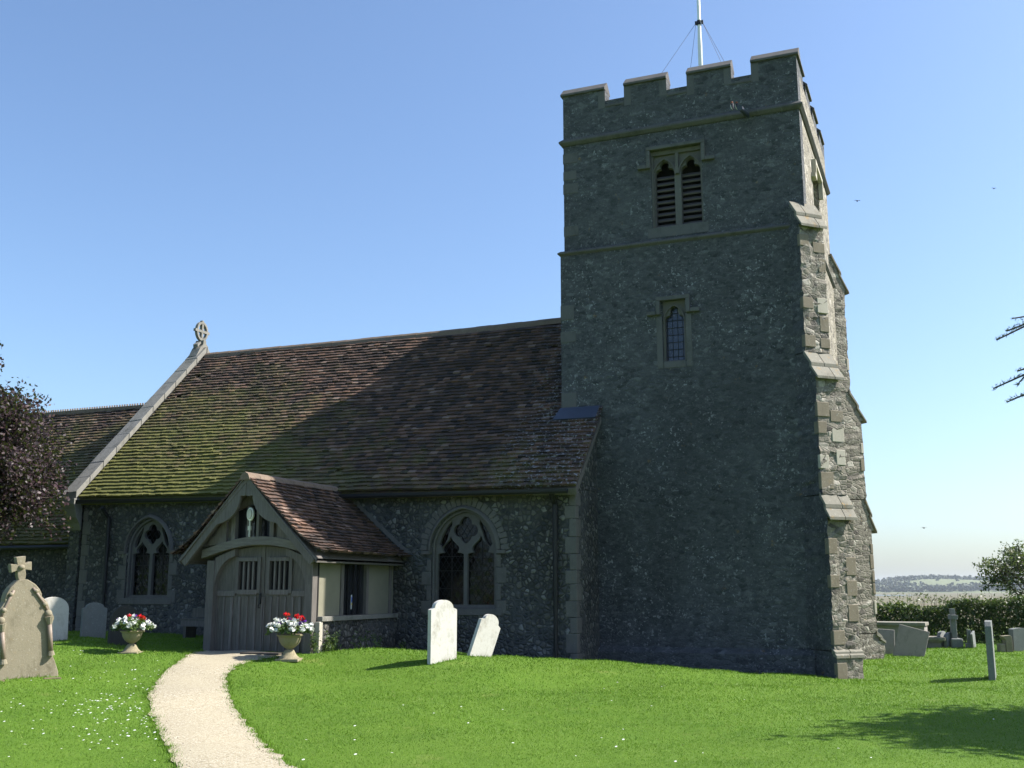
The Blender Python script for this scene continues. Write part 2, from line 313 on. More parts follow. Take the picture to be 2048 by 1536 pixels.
# ------------------------------------------------------------------ mesh helpers
class MB:
    def __init__(s): s.v = []; s.f = []
    def add(s, verts, faces):
        o = len(s.v); s.v += [tuple(float(c) for c in p) for p in verts]; s.f += [tuple(i + o for i in f) for f in faces]; return s
    def box(s, x0, x1, y0, y1, z0, z1, mtx=None):
        vs = [Vector(p) for p in ((x0, y0, z0), (x1, y0, z0), (x1, y1, z0), (x0, y1, z0), (x0, y0, z1), (x1, y0, z1), (x1, y1, z1), (x0, y1, z1))]
        if mtx is not None: vs = [mtx @ p for p in vs]
        return s.add(vs, [(3, 2, 1, 0), (4, 5, 6, 7), (0, 1, 5, 4), (1, 2, 6, 5), (2, 3, 7, 6), (3, 0, 4, 7)])
    def plate(s, polys, d0, d1, fn):
        """polys: outer then holes, 2D; fn(u,w,d)->3D. front at d0, back at d1"""
        pl = [[Vector((a, b, 0)) for a, b in p] for p in polys]
        tri = tessellate_polygon(pl); flat = [q for p in polys for q in p]; n = len(flat)
        vs = [fn(a, b, d0) for a, b in flat] + [fn(a, b, d1) for a, b in flat]
        fs = []
        for t in tri: fs.append(tuple(t)); fs.append(tuple(i + n for i in reversed(t)))
        o = 0
        for p in polys:
            m = len(p)
            for i in range(m):
                j = (i + 1) % m; fs.append((o + i, o + j, o + j + n, o + i + n))
            o += m
        return s.add(vs, fs)
    def tube(s, pts, rad, n=8, cap=True):
        pts = [Vector(p) for p in pts]; rad = rad if hasattr(rad, '__len__') else [rad] * len(pts)
        o = len(s.v); up = Vector((0, 0, 1))
        prev = None
        for i, p in enumerate(pts):
            t = (pts[min(i + 1, len(pts) - 1)] - pts[max(i - 1, 0)]).normalized()
            if prev is None:
                a = t.orthogonal().normalized()
            else:
                a = (prev - t * prev.dot(t)); a = a.normalized() if a.length > 1e-6 else t.orthogonal().normalized()
            prev = a; b = t.cross(a)
            for k in range(n):
                th = 2 * math.pi * k / n; q = p + (a * math.cos(th) + b * math.sin(th)) * rad[i]; s.v.append(tuple(q))
        for i in range(len(pts) - 1):
            for k in range(n):
                k2 = (k + 1) % n; s.f.append((o + i * n + k, o + i * n + k2, o + (i + 1) * n + k2, o + (i + 1) * n + k))
        if cap:
            s.f.append(tuple(o + k for k in reversed(range(n)))); s.f.append(tuple(o + (len(pts) - 1) * n + k for k in range(n)))
        return s
    def lathe(s, prof, n=20, c=(0, 0, 0), square=False):
        o = len(s.v); 
        for r, z in prof:
            for k in range(n):
                th = 2 * math.pi * (k + .5) / n; s.v.append((c[0] + r * math.cos(th), c[1] + r * math.sin(th), c[2] + z))
        m = len(prof)
        for i in range(m - 1):
            for k in range(n):
                k2 = (k + 1) % n; s.f.append((o + i * n + k, o + i * n + k2, o + (i + 1) * n + k2, o + (i + 1) * n + k))
        s.f.append(tuple(o + k for k in reversed(range(n)))); s.f.append(tuple(o + (m - 1) * n + k for k in range(n)))
        return s
    def ball(s, c, r, sz=1.0, n=10, m=7):
        prof = [(max(1e-4, r * math.sin(math.pi * i / m)), -r * sz * math.cos(math.pi * i / m)) for i in range(m + 1)]
        return s.lathe(prof, n, c)
    def sweep(s, pts, prof, fn):
        """2D path pts (u,w), profile list of (n_out, d); fn(u,w,d)"""
        o = len(s.v); k = len(prof); n = len(pts)
        for i, (u, w_) in enumerate(pts):
            a = pts[max(i - 1, 0)]; b = pts[min(i + 1, n - 1)]; tx, tz = b[0] - a[0], b[1] - a[1]; L = math.hypot(tx, tz) or 1
            nx, nz = -tz / L, tx / L
            for (q, d) in prof: s.v.append(tuple(float(c) for c in fn(u + nx * q, w_ + nz * q, d)))
        for i in range(n - 1):
            for j in range(k):
                j2 = (j + 1) % k; s.f.append((o + i * k + j, o + i * k + j2, o + (i + 1) * k + j2, o + (i + 1) * k + j))
        s.f.append(tuple(o + j for j in reversed(range(k)))); s.f.append(tuple(o + (n - 1) * k + j for j in range(k)))
        return s
    def build(s, name, mat, parent=None, loc=None, local=False, smooth=False, bevel=0.0):
        me = bpy.data.meshes.new(name); off = Vector((0, 0, 0))
        if not local:
            if parent is not None:
                p = parent
                while p: off = off + p.location; p = p.parent
            elif loc is not None: off = Vector(loc)
        vs = [(a - off.x, b - off.y, c - off.z) for a, b, c in s.v] if off.length else s.v
        me.from_pydata(vs, [], s.f); me.materials.append(M[mat] if isinstance(mat, str) else mat)
        bm = bmesh.new(); bm.from_mesh(me); bmesh.ops.recalc_face_normals(bm, faces=bm.faces); bm.to_mesh(me); bm.free()
        if smooth: me.polygons.foreach_set('use_smooth', [True] * len(me.polygons))
        me.update()
        o = bpy.data.objects.new(name, me); col.objects.link(o)
        if parent is not None: o.parent = parent
        elif loc is not None: o.location = loc
        if bevel:
            b = o.modifiers.new('bevel', 'BEVEL'); b.width = bevel; b.segments = 2; b.limit_method = 'ANGLE'; b.angle_limit = R(35); b.harden_normals = False
        return o

def split(mb, name, mat, parent, bevel=0.0):
    """one object for every loose piece collected in mb"""
    par_ = list(range(len(mb.v)))
    def fd(i):
        while par_[i] != i: par_[i] = par_[par_[i]]; i = par_[i]
        return i
    for f in mb.f:
        for i in f[1:]: par_[fd(i)] = fd(f[0])
    grp = {}
    for f in mb.f: grp.setdefault(fd(f[0]), []).append(f)
    out = []
    for fs in grp.values():
        ids = sorted({i for f in fs for i in f}); mp_ = {i: k for k, i in enumerate(ids)}
        m2 = MB(); m2.v = [mb.v[i] for i in ids]; m2.f = [tuple(mp_[i] for i in f) for f in fs]; out.append(m2.build(name, mat, parent, bevel=bevel))
    return out

def arr_mesh(name, V, Fq, mat, parent=None, loc=None, smooth=False):
    me = bpy.data.meshes.new(name); V = np.asarray(V, np.float32); Fq = np.asarray(Fq, np.int32)
    if parent is not None:
        off = np.zeros(3); p = parent
        while p: off += np.array(p.location); p = p.parent
        V = V - off
    elif loc is not None: V = V - np.asarray(loc)
    k = Fq.shape[1]
    me.vertices.add(len(V)); me.vertices.foreach_set('co', V.astype(np.float32).ravel())
    me.loops.add(Fq.size); me.loops.foreach_set('vertex_index', Fq.ravel())
    me.polygons.add(len(Fq)); me.polygons.foreach_set('loop_start', np.arange(len(Fq), dtype=np.int32) * k)
    me.update(calc_edges=True); me.validate()
    if smooth: me.polygons.foreach_set('use_smooth', np.ones(len(me.polygons), bool))
    me.materials.append(M[mat]); o = bpy.data.objects.new(name, me); col.objects.link(o)
    if parent is not None: o.parent = parent
    elif loc is not None: o.location = tuple(float(c) for c in loc)
    return o

def tag(o, label=None, cat=None, group=None, kind=None):
    if label: o['label'] = label
    if cat: o['category'] = cat
    if group: o['group'] = group
    if kind: o['kind'] = kind
    return o
def thing(name, label, cat, loc=(0, 0, 0), rot=(0, 0, 0), group=None):
    o = bpy.data.objects.new(name, None); col.objects.link(o); o.location = tuple(float(c) for c in loc); o.rotation_euler = rot
    o.empty_display_size = .2
    return tag(o, label, cat, group)

def leaves(centers, size, spread, per, aspect=.6, flat=0.0, sizevar=.4):
    """leaf quads around centres -> V, F"""
    C = np.repeat(np.asarray(centers, float), per, axis=0); n = len(C)
    d = rng.normal(size=(n, 3)); d /= np.linalg.norm(d, axis=1)[:, None]
    P = C + d * (rng.random((n, 1)) ** .5) * spread
    a = rng.normal(size=(n, 3)); a[:, 2] *= (1 - flat); a /= np.linalg.norm(a, axis=1)[:, None]
    b = np.cross(a, rng.normal(size=(n, 3))); b /= np.linalg.norm(b, axis=1)[:, None]
    s = size * (1 + sizevar * (rng.random((n, 1)) * 2 - 1)); nrm = np.cross(a, b)
    V = np.stack([P - a * s, P + b * s * aspect + nrm * s * .2, P + a * s, P - b * s * aspect + nrm * s * .2], 1).reshape(-1, 3)
    return V, np.arange(n * 4).reshape(-1, 4)

# ------------------------------------------------------------------ terrain
TP = np.array([
 (-2, 3, 0), (-6, 7, 0), (2, 7, 0), (6, 8, 0), (-13, 6, .05), (-8, 11, .04), (-4, 12, .02), (0, 14, 0), (5, 14, 0),
 (-10.6, 13, .26), (-11.3, 14.6, .42), (-12.9, 14.7, .56), (-13.3, 15.7, .54), (-14.2, 15.2, .61), (-15, 14.9, .67), (-16.5, 16.5, .67), (-18, 18, .68), (-11.9, 16.2, .5), (-12, 17, .52), (-9.2, 15.2, .33), (-8, 13.5, .14), (-5, 15.5, .12), (-2, 17, 0), (-3, 18.5, .04),
 (-9.4, 17.2, .58), (-8.46, 17.6, .55), (-7.63, 18.0, .47), (-6.81, 18.35, .38), (-5.98, 18.75, .34), (-4.9, 19.2, .31), (-4.07, 19.6, .22), (-3.16, 20.0, .1), (-2.5, 20.35, .03), (-1.8, 20.6, 0),
 (-10.4, 18.2, .42), (-10.2, 19.2, .38), (-9, 19.3, .34), (-7.8, 19.6, .24), (-6.6, 20, .14), (-5, 21, .08), (-3.5, 21.2, .02), (-1.2, 21.5, 0),
 (-14, 16.5, .54), (-15.5, 18, .6), (-17.5, 19, .64), (-20, 19.5, .68), (-24, 19, .7), (-13.2, 12.6, .40), (-14.8, 14.2, .6), (-18, 15, .67), (-22, 14, .62), (-14, 9.5, .1), (-20, 9, .25),
 (0, 20, 0), (3, 20, 0), (0, 26, 0), (-1.5, 28, 0), (3, 30, 0), (1, 33.5, 0), (-.5, 34, 0), (6, 34, 0), (8, 24, 0), (10, 14, 0), (-10, 36, .2), (-20, 32, .4), (-30, 20, .6), (-30, 8, .3)])
def hgt(x, y):
    x = np.asarray(x, float); y = np.asarray(y, float); sh = x.shape; x = x.ravel(); y = y.ravel()
    d2 = (x[:, None] - TP[:, 0]) ** 2 + (y[:, None] - TP[:, 1]) ** 2
    wt = 1 / (d2 + .25) ** 1.9; h = (wt * TP[:, 2]).sum(1) / wt.sum(1)
    h += .03 * np.sin(x * 1.3 + .7 * y) * np.sin(y * 1.1 - .4 * x) + .015 * np.sin(x * 3.1 + 1) * np.sin(y * 2.7)
    r = np.hypot(x + 4, y - 18); k = np.clip((r - 24) / 140, 0, 1); k = k * k * (3 - 2 * k)
    h = h * (1 - k) - 8 * k
    return h.reshape(sh)
def gh(x, y): return float(hgt(np.array([x]), np.array([y]))[0])
def gp(px, py, dz=0):
    """first point of the lawn met by the sight line through a picture point"""
    d = ray(px, py); t = np.linspace(4, 70, 2200); P = CAM + d[None] * t[:, None]; k = P[:, 2] - hgt(P[:, 0], P[:, 1])
    i = int(np.argmax(k < 0)) if (k < 0).any() else len(t) - 1
    t0, t1 = t[max(i - 1, 0)], t[i]
    for _ in range(20):
        tm = .5 * (t0 + t1); q = CAM + d * tm
        if q[2] < gh(q[0], q[1]): t1 = tm
        else: t0 = tm
    q = CAM + d * t0
    return np.array([q[0], q[1], gh(q[0], q[1]) + dz])
def axis(lo, hi, step, far, grow):
    a = list(np.arange(lo, hi + 1e-6, step)); s = step; x = lo
    while x > -far: s *= grow; x -= s; a.insert(0, x)
    s = step; x = hi
    while x < far: s *= grow; x += s; a.append(x)
    return np.array(a)
xs = axis(-24, 8, .2, 7000, 1.16); ys = axis(4, 36, .2, 7000, 1.16)
XX, YY = np.meshgrid(xs, ys); ZZ = np.concatenate([hgt(XX[i:i + 8], YY[i:i + 8]) for i in range(0, len(ys), 8)])
nx = len(xs); idx = np.arange(nx * len(ys)).reshape(len(ys), nx)
gr = arr_mesh('ground', np.stack([XX, YY, ZZ], -1).reshape(-1, 3), np.stack([idx[:-1, :-1], idx[:-1, 1:], idx[1:, 1:], idx[1:, :-1]], -1).reshape(-1, 4), 'ground', smooth=True)
tag(gr, kind='structure')

# gravel path, a sheet over the lawn
Lp = [(418, 1298), (392, 1306), (352, 1328), (318, 1356), (297, 1385), (296, 1402), (305, 1432), (322, 1470), (342, 1510), (352, 1540), (372, 1640)]
Rp = [(590, 1312), (545, 1317), (500, 1323), (468, 1337), (452, 1356), (455, 1385), (474, 1422), (500, 1456), (542, 1500), (592, 1540), (690, 1640)]
def resample(P, n):
    P = np.array(P); d = np.r_[0, np.cumsum(np.linalg.norm(np.diff(P, axis=0), axis=1))]; t = np.linspace(0, d[-1], n)
    return np.stack([np.interp(t, d, P[:, k]) for k in range(P.shape[1])], 1)
LW = resample([gp(*p)[:2] for p in Lp], 90); RW = resample([gp(*p)[:2] for p in Rp], 90)
LW = np.vstack([LW, LW[-1] + np.outer(np.linspace(.15, 6, 30), (LW[-1] - LW[-6]) / np.linalg.norm(LW[-1] - LW[-6]))])
RW = np.vstack([RW, RW[-1] + np.outer(np.linspace(.15, 6, 30), (LW[-1] - LW[-6]) / np.linalg.norm(LW[-1] - LW[-6]))])
LW += rng.normal(size=LW.shape) * .022; RW += rng.normal(size=RW.shape) * .022
tt = np.linspace(0, 1, 14)[None, :, None]; PG = LW[:, None] * (1 - tt) + RW[:, None] * tt
PZ = hgt(PG[..., 0], PG[..., 1]) + .012 + .012 * np.sin(np.linspace(0, math.pi, 14))[None, :]
idx = np.arange(PG.shape[0] * 14).reshape(-1, 14)
pth = arr_mesh('path', np.dstack([PG, PZ]).reshape(-1, 3), np.stack([idx[:-1, :-1], idx[:-1, 1:], idx[1:, 1:], idx[1:, :-1]], -1).reshape(-1, 4), 'gravel', smooth=True)
tag(pth, kind='structure')
path_poly = np.vstack([LW, RW[::-1]])
def in_path(x, y):
    c = np.zeros(x.shape, bool); n = len(path_poly); j = n - 1
    for i in range(n):
        xi, yi = path_poly[i]; xj, yj = path_poly[j]
        c ^= ((yi > y) != (yj > y)) & (x < (xj - xi) * (y - yi) / (yj - yi + 1e-12) + xi); j = i
    return c
def in_bldg(x, y):
    return ((x > -7.55) & (x < -2.2) & (y > 21.3)) | ((x > -19.5) & (x < -6.7) & (y > 19.75)) | ((x > -13.1) & (x < -10.65) & (y > 16.7)) | ((x < -19) & (y > 20.6))

# ------------------------------------------------------------------ the church
church = thing('church', 'old flint parish church with battlemented square tower, mossy tiled nave and oak porch', 'church', (-9, 21, 0))
def fN(Y):  # north facing wall plane: d grows inwards (+Y)
    return lambda u, w_, d: (u, Y + d, w_)
def fW(X):  # west facing wall: u = Y, d grows inwards (-X)
    return lambda u, w_, d: (X - d, u, w_)
def arch_pts(cx, zs, a, h, n=14, ends=True):
    Rr = (a * a + h * h) / (2 * a); out = []
    a1 = math.asin(min(1, h / Rr))
    for i in range(n + 1): t = a1 * i / n; out.append((cx + a - Rr + Rr * math.cos(t), zs + Rr * math.sin(t)))
    left = [(2 * cx - x, z) for x, z in reversed(out[:-1])]
    return out + left
def arch_poly(cx, z0, zs, a, h, n=14): return [(cx - a, z0), (cx + a, z0)] + arch_pts(cx, zs, a, h, n)

# --- tower body
TX0, TX1, TY0, TY1 = -7.45, -2.25, 21.34, 26.70
Z1, Z2, ZC, ZM = 8.88, 11.56, 12.40, 12.72
bel = dict(x0=-5.44, x1=-4.32, z0=9.26, z1=11.02); lan = dict(x0=-5.26, x1=-4.77, z0=6.30, z1=7.60)
def rect(x0, x1, z0, z1): return [(x0, z0), (x1, z0), (x1, z1), (x0, z1)]
def rough_wall(name, polys, d1, fn, parent, mat, amp=.012, cut=.14):
    """a wall slab with its face cut to a grid and pushed unevenly so that the stonework is rough"""
    mb = MB().plate(polys, 0, d1, fn); return mb.build(name, mat, parent)
e = .07
MB().plate([rect(TX0 - e, TX1 + e, -.6, Z1), rect(lan['x0'], lan['x1'], lan['z0'], lan['z1'])], 0, .5, fN(TY0 - e)).build('tower_wall', 'tower', church)
MB().plate([rect(TX0, TX1, Z1, ZC), rect(bel['x0'], bel['x1'], bel['z0'], bel['z1'])], 0, .45, fN(TY0)).build('tower_wall', 'tower', church)
WB = dict(y0=23.35, y1=24.55, z0=9.26, z1=11.0)
M['tower_sunlit'] = mat_rubble('tower_rubble_sunlit', (.22, .198, .158), (.42, .39, .34), (.075, .066, .055), (.27, .25, .205), .4, weather=False, lichen=.2)  # lighter copy of the tower stone, painted for the sunlit west face
MB().plate([rect(TY0 - e + .5, TY1 + e, -.6, Z1), rect(23.7, 23.95, 5.6, 7.0)], 0, .5, fW(TX1 + e)).build('tower_west_wall', 'tower_sunlit', church)
MB().plate([rect(TY0 + .45, TY1, Z1, ZC), rect(WB['y0'], WB['y1'], WB['z0'], WB['z1'])], 0, .45, fW(TX1)).build('tower_west_wall', 'tower_sunlit', church)
MB().box(TX0 - e, TX0 + .43, TY0 + .45, TY1, -.6, Z1).box(TX0, TX0 + .45, TY0 + .45, TY1, Z1, ZC).box(TX0 + .45, TX1 - .45, TY1 - .45, TY1, -.6, ZC).build('tower_rear_wall', 'tower', church)
MB().box(TX0 + .47, TX1 - .47, TY0 + .47, TY1 - .47, 11.3, 11.6).build('tower_roof', 'lead', church)
MB().box(TX0 + .5, TX1 - .5, TY0 + .9, TY1 - .5, 8.0, 8.1).build('bell_floor', 'dark', church)
# lower plinth of the tower
MB().plate([[(0, -.6), (.16, -.6), (.16, .40), (.02, .5), (0, .5)]], TX0 - e - .1, TX1 + e - .3, lambda u, w_, d: (d, TY0 - e - u, w_)).build('plinth', 'tower', church)

# --- string courses (moulded bands round the tower)
def band(z, h, proj, base, name='string_course', mat='string', y1=TY1):
    mb = MB(); prof = [(0, 0), (proj * .35, 0), (proj, h * .38), (proj, h * .62), (proj * .25, h), (0, h)]
    x0, x1, y0 = TX0 - base, TX1 + base, TY0 - base
    ring = []
    for (q, dz) in prof:
        ring.append([(x0 - q, y1 + q, z + dz), (x0 - q, y0 - q, z + dz), (x1 + q, y0 - q, z + dz), (x1 + q, y1 + q, z + dz)])
    vs = [p for r_ in ring for p in r_]; fs = []
    for i in range(len(prof) - 1):
        for k in range(4): k2 = (k + 1) % 4; fs.append((i * 4 + k, i * 4 + k2, (i + 1) * 4 + k2, (i + 1) * 4 + k))
    mb.add(vs, fs); return mb.build(name, mat, church)
band(Z2 - .1, .16, .085, 0.0); band(Z1 - .02, .11, .07, .055)

# --- parapet: merlons with saddle coping
par = MB(); cop = MB(); quo = MB()
def coping(mb, a0, a1, c, zt, th, along):
    # saddle coping along axis, centred at c, half thickness th
    pf = [(-th - .05, zt - .05), (-th - .05, zt), (0, zt + .20), (th + .05, zt), (th + .05, zt - .05)]
    if along == 'x': vs = [(a0, c + q, z) for q, z in pf] + [(a1, c + q, z) for q, z in pf]
    else: vs = [(c + q, a0, z) for q, z in pf] + [(c + q, a1, z) for q, z in pf]
    mb.add(vs, [(4, 3, 2, 1, 0), (5, 6, 7, 8, 9)] + [(i, (i + 1) % 5, (i + 1) % 5 + 5, i + 5) for i in range(5)])
th = .17
merl_x = [(-7.45, -6.45), (-6.01, -5.04), (-4.59, -3.62), (-3.2, -2.25)]
for a, b in merl_x:
    par.box(a, b, TY0, TY0 + 2 * th, ZC - .002, ZM); coping(cop, a - (.05 if a == TX0 else .004), b + (.05 if b == TX1 else .004), TY0 + th, ZM, th, 'x')
    par.box(a, b, TY1 - 2 * th, TY1, ZC - .002, ZM); coping(cop, a, b, TY1 - th, ZM, th, 'x')
    for q in ([b - .16] if a == TX0 else [a + .002] if b == TX1 else [a + .002, b - .16]):
        quo.box(q, q + .158, TY0 - .006, TY0 + .1, ZM - .42 + random.uniform(-.12, .05), ZM - .07)
for a, b in zip([m[1] for m in merl_x[:-1]], [m[0] for m in merl_x[1:]]): coping(cop, a, b, TY0 + th, ZC - .10, th - .03, 'x')
merl_y = [(TY0 + 2 * th + .003, 22.42), (22.86, 23.72), (24.16, 25.02), (25.5, TY1)]
for X, sgn in ((TX1, -1), (TX0, 1)):
    for a, b in merl_y:
        lo, hi = sorted((X, X + sgn * 2 * th)); bb = b - (2 * th + .003 if b == TY1 else 0)
        par.box(lo, hi, a, bb, ZC - .002, ZM); coping(cop, a, bb, X + sgn * th, ZM, th, 'y')
split(par, 'merlon', 'tower', church); split(cop, 'parapet_coping', 'string', church, .008); split(quo, 'merlon_quoin', 'tower_quoin', church)

# --- quoins up the tower's east and west arrises
q = MB(); z = .6; i = 0
while z < 12.3:
    h = random.uniform(.2, .34)
    if random.random() < .5:
        ln = random.choice((.2, .34, .3)); b = e if z + h < Z1 else 0
        if not (Z1 - .1 < z + h < Z1 + .2 or Z2 - .15 < z + h < Z2 + .3 or Z2 - .15 < z < Z2 + .15 or Z1 - .1 < z < Z1 + .15):
            q.box(TX0 - b - .008 - random.random() * .012, TX0 - b + ln, TY0 - b - .008 - random.random() * .008, TY0 - b + .1, z, z + h)
    z += h + random.uniform(.02, .3)
split(q, 'quoin', 'tower_quoin', church, .012)

# --- stepped buttresses standing diagonally on the west corners
def buttress(cx, cy, dx, dy, hw, steps, name='buttress', north=True):
    """steps: list of (z_top, s_top_in, z_drip, s_drip, s_shaft)  from top to bottom; s measured from the corner along (dx,dy)"""
    D = Vector((dx, dy, 0)).normalized(); T = Vector((-D.y, D.x, 0)); c0 = Vector((cx, cy, 0)); O = -.75
    def P(s_, t_, z_): v = c0 + D * s_ + T * t_; return (v.x, v.y, z_)
    body = MB(); side_ = MB(); blocks = {'ashlar': MB(), 'pale_ashlar': MB()}; slab = MB()
    nxt = [s_[0] for s_ in steps[1:]] + [-.6]
    for k, (zt, s0, zd, sd_, ss) in enumerate(steps):
        zb = nxt[k]
        # rough shaft: front and side faces gridded and jittered
        ztop = zd + (zt - zd) * .0
        g0 = 14; nz_ = max(3, int((ztop - zb) / .09)); cols_ = []
        path = [(O, -hw), (0, -hw)] + [(ss, -hw)] + [(ss, -hw + 2 * hw * j / 5) for j in range(1, 5)] + [(ss, hw), (0, hw), (O, hw)]
        rows = []
        for r_ in range(nz_ + 1):
            zz = zb + (ztop - zb) * r_ / nz_; row = []
            for j, (s_, t_) in enumerate(path):
                js = random.gauss(0, .011) if 0 < j < len(path) - 1 else 0; jt = random.gauss(0, .008)
                row.append(P(s_ + js, t_ + jt, zz + (random.gauss(0, .008) if 0 < r_ < nz_ else 0)))
            rows.append(row)
        m = len(path); vs = [p for row in rows for p in row]; fs = []
        for r_ in range(nz_):
            for j in range(m - 1): fs.append((r_ * m + j, r_ * m + j + 1, (r_ + 1) * m + j + 1, (r_ + 1) * m + j))
        fs.append(tuple(nz_ * m + j for j in range(m)))
        shaded_flank = [f for f in fs[:-1] if f[0] % m < 2] if north else []; front = [f for f in fs if f not in shaded_flank]  # flank turned from the sun gets the darker, shade-toned copy of the stone
        body.add(vs, front); side_.add(vs, shaded_flank)
        # masonry under the weathering
        uv = [P(O, -hw + .004, zd - .002), P(sd_ - .06, -hw + .004, zd - .002), P(sd_ - .06, hw - .004, zd - .002), P(O, hw - .004, zd - .002),
              P(O, -hw + .004, zt - .02), P(s0 - .03, -hw + .004, zt - .02), P(s0 - .03, hw - .004, zt - .02), P(O, hw - .004, zt - .02)]
        (side_ if north else body).add(uv, [(0, 1, 5, 4)]); body.add(uv, [(1, 2, 6, 5), (2, 3, 7, 6), (4, 5, 6, 7)])
        # two courses of sloping slabs, each with a joint
        nsl = 2
        for a in range(nsl):
            f0, f1 = a / nsl, (a + 1) / nsl
            sa, sb = s0 + (sd_ - s0) * f0, s0 + (sd_ - s0) * f1; za, zb_ = zt + (zd - zt) * f0, zt + (zd - zt) * f1
            lift = .022 * a; w0, w1 = -hw - .03, hw + .03; cutt = random.uniform(-.1, .15)
            for (t0, t1) in ((w0, cutt - .004), (cutt + .004, w1)):
                tk = .055
                slab.add([P(sa - .05, t0, za + .05 - lift), P(sb + .015, t0, zb_ + .0 - lift + .022), P(sb + .015, t1, zb_ - lift + .022), P(sa - .05, t1, za + .05 - lift),
                          P(sa - .05, t0, za - tk), P(sb + .015, t0, zb_ - tk - lift * .2), P(sb + .015, t1, zb_ - tk - lift * .2), P(sa - .05, t1, za - tk)],
                         [(0, 1, 2, 3), (7, 6, 5, 4), (0, 4, 5, 1), (1, 5, 6, 2), (2, 6, 7, 3), (3, 7, 4, 0)])
        # dressed blocks set in the rubble at the arrises
        for side in (-1, 1):
            z_ = max(zb, -.1) + .1
            while z_ < zd - .3:
                h = random.uniform(.2, .34); ln = random.uniform(.2, .38) if side > 0 else random.uniform(.05, .12); wd = random.uniform(.16, .3)
                if random.random() < .55:
                    key = 'pale_ashlar' if random.random() < .3 else 'ashlar'
                    pr_ = .012; t_out = side * (hw + pr_); t_in = side * (hw - wd)
                    lo, hi = sorted((t_in, t_out))
                    vs = [P(ss - ln, lo, z_), P(ss + pr_, lo, z_), P(ss + pr_, hi, z_), P(ss - ln, hi, z_), P(ss - ln, lo, z_ + h), P(ss + pr_, lo, z_ + h), P(ss + pr_, hi, z_ + h), P(ss - ln, hi, z_ + h)]
                    blocks[key].add(vs, [(3, 2, 1, 0), (4, 5, 6, 7), (0, 1, 5, 4), (1, 2, 6, 5), (2, 3, 7, 6), (3, 0, 4, 7)])
                z_ += h + random.uniform(.01, .16)
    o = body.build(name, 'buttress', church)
    if side_.v: side_.build('shaded_flank', 'tower', o)
    split(slab, 'weathering_slab', 'weathering', o, .008)
    for k_, mb in blocks.items():
        if mb.v: split(mb, 'quoin', k_, o, .01)
    return o
NWs = [(9.36, -.02, 8.84, .26, .17), (6.22, .17, 5.68, .50, .42), (3.40, .42, 2.96, .63, .53), (.52, .53, .44, .60, .585)]
buttress(TX1, TY0, 1, -1, .295, NWs)
SWs = [(9.7, -.2, 8.82, .22, .10), (6.3, .10, 5.62, .51, .38), (3.72, .38, 2.98, .61, .47), (.62, .47, .44, .66, .63)]
buttress(TX1 + .02, 26.55, 1, 1, .3, SWs, north=False)

# --- belfry window
def union_polar(cx, cz, circles, n=72, th0=0, th1=2 * math.pi):
    out = []
    for i in range(n):
        t = th0 + (th1 - th0) * i / (n if th1 - th0 > 6.2 else n - 1); dx, dz = math.cos(t), math.sin(t); best = .01
        for (ax, az, r) in circles:
            bq = dx * ax + dz * az; disc = bq * bq - (ax * ax + az * az - r * r)
            if disc > 0: best = max(best, bq + math.sqrt(disc))
        out.append((cx + dx * best, cz + dz * best))
    return out
def trefoil_light(cx, z0, zs, a):
    head = union_polar(cx, zs, [(a * .42, .0, a * .57), (-a * .42, 0, a * .57), (0, a * .85, a * .46)], 40, 0, math.pi)
    return [(cx - a, z0), (cx + a, z0), (cx + a, zs - a * .15)] + head + [(cx - a, zs - a * .15)]
def hood_square(x0, x1, zt, zb, name='hood_mould', Y=TY0, stops=True):
    mb = MB(); fn = fN(Y); wd = .085; pj = -.09
    mb.plate([[(x0 - wd, zt), (x1 + wd, zt), (x1 + wd, zt + wd), (x0 - wd, zt + wd)]], pj, .02, fn)
    mb.plate([rect(x0 - wd, x0, zb, zt - .002)], pj, .02, fn).plate([rect(x1, x1 + wd, zb, zt - .002)], pj, .02, fn)
    mb.plate([rect(x0 - wd - .2, x0 - wd - .002, zb - .0, zb + wd)], pj, .02, fn).plate([rect(x1 + wd + .002, x1 + wd + .2, zb, zb + wd)], pj, .02, fn)
    return mb
bx = (bel['x0'] + bel['x1']) / 2; la = .215; lxs = (bx - .285, bx + .285)
bw = MB().plate([rect(bel['x0'], bel['x1'], bel['z0'], bel['z1'])] + [trefoil_light(cx, bel['z0'] + .06, 10.52, la) for cx in lxs], .12, .26, fN(TY0))
# moulded ribs over the two heads
for cx in lxs:
    bw.sweep([(x, z) for x, z in arch_pts(cx, 10.46, .265, .40, 12)], [(0, .06), (.03, .06), (.03, .13), (0, .13)], fN(TY0))
bw.plate([rect(bx - .035, bx + .035, 10.47, 10.98)], .055, .13, fN(TY0)).plate([rect(bel['x0'], bel['x1'], 10.93, bel['z1'])], .05, .125, fN(TY0))
bw.plate([rect(bel['x0'], bel['x0'] + .04, bel['z0'], 10.92)], .05, .125, fN(TY0)).plate([rect(bel['x1'] - .04, bel['x1'], bel['z0'], 10.92)], .05, .125, fN(TY0))
belo = bw.build('belfry_window', 'dressed', church, bevel=.012)
hood_square(bel['x0'], bel['x1'], bel['z1'], 10.62).build('hood_mould', 'tower_quoin', belo, bevel=.015)
MB().plate([rect(bel['x0'] - .1, bel['x1'] + .1, bel['z0'] - .22, bel['z0'] - .003)], -.006, .3, fN(TY0)).build('sill', 'tower_quoin', belo, bevel=.01)
for cx in lxs:
    for k in range(9):
        z0 = bel['z0'] + .09 + k * .138
        mt = Matrix.Translation((cx, TY0 + .3, z0 + .03)) @ Matrix.Rotation(R(38), 4, 'X')
        MB().box(-la - .03, la + .03, -.07, .07, -.016, .016, mt).build('louvre', 'louvre', belo)
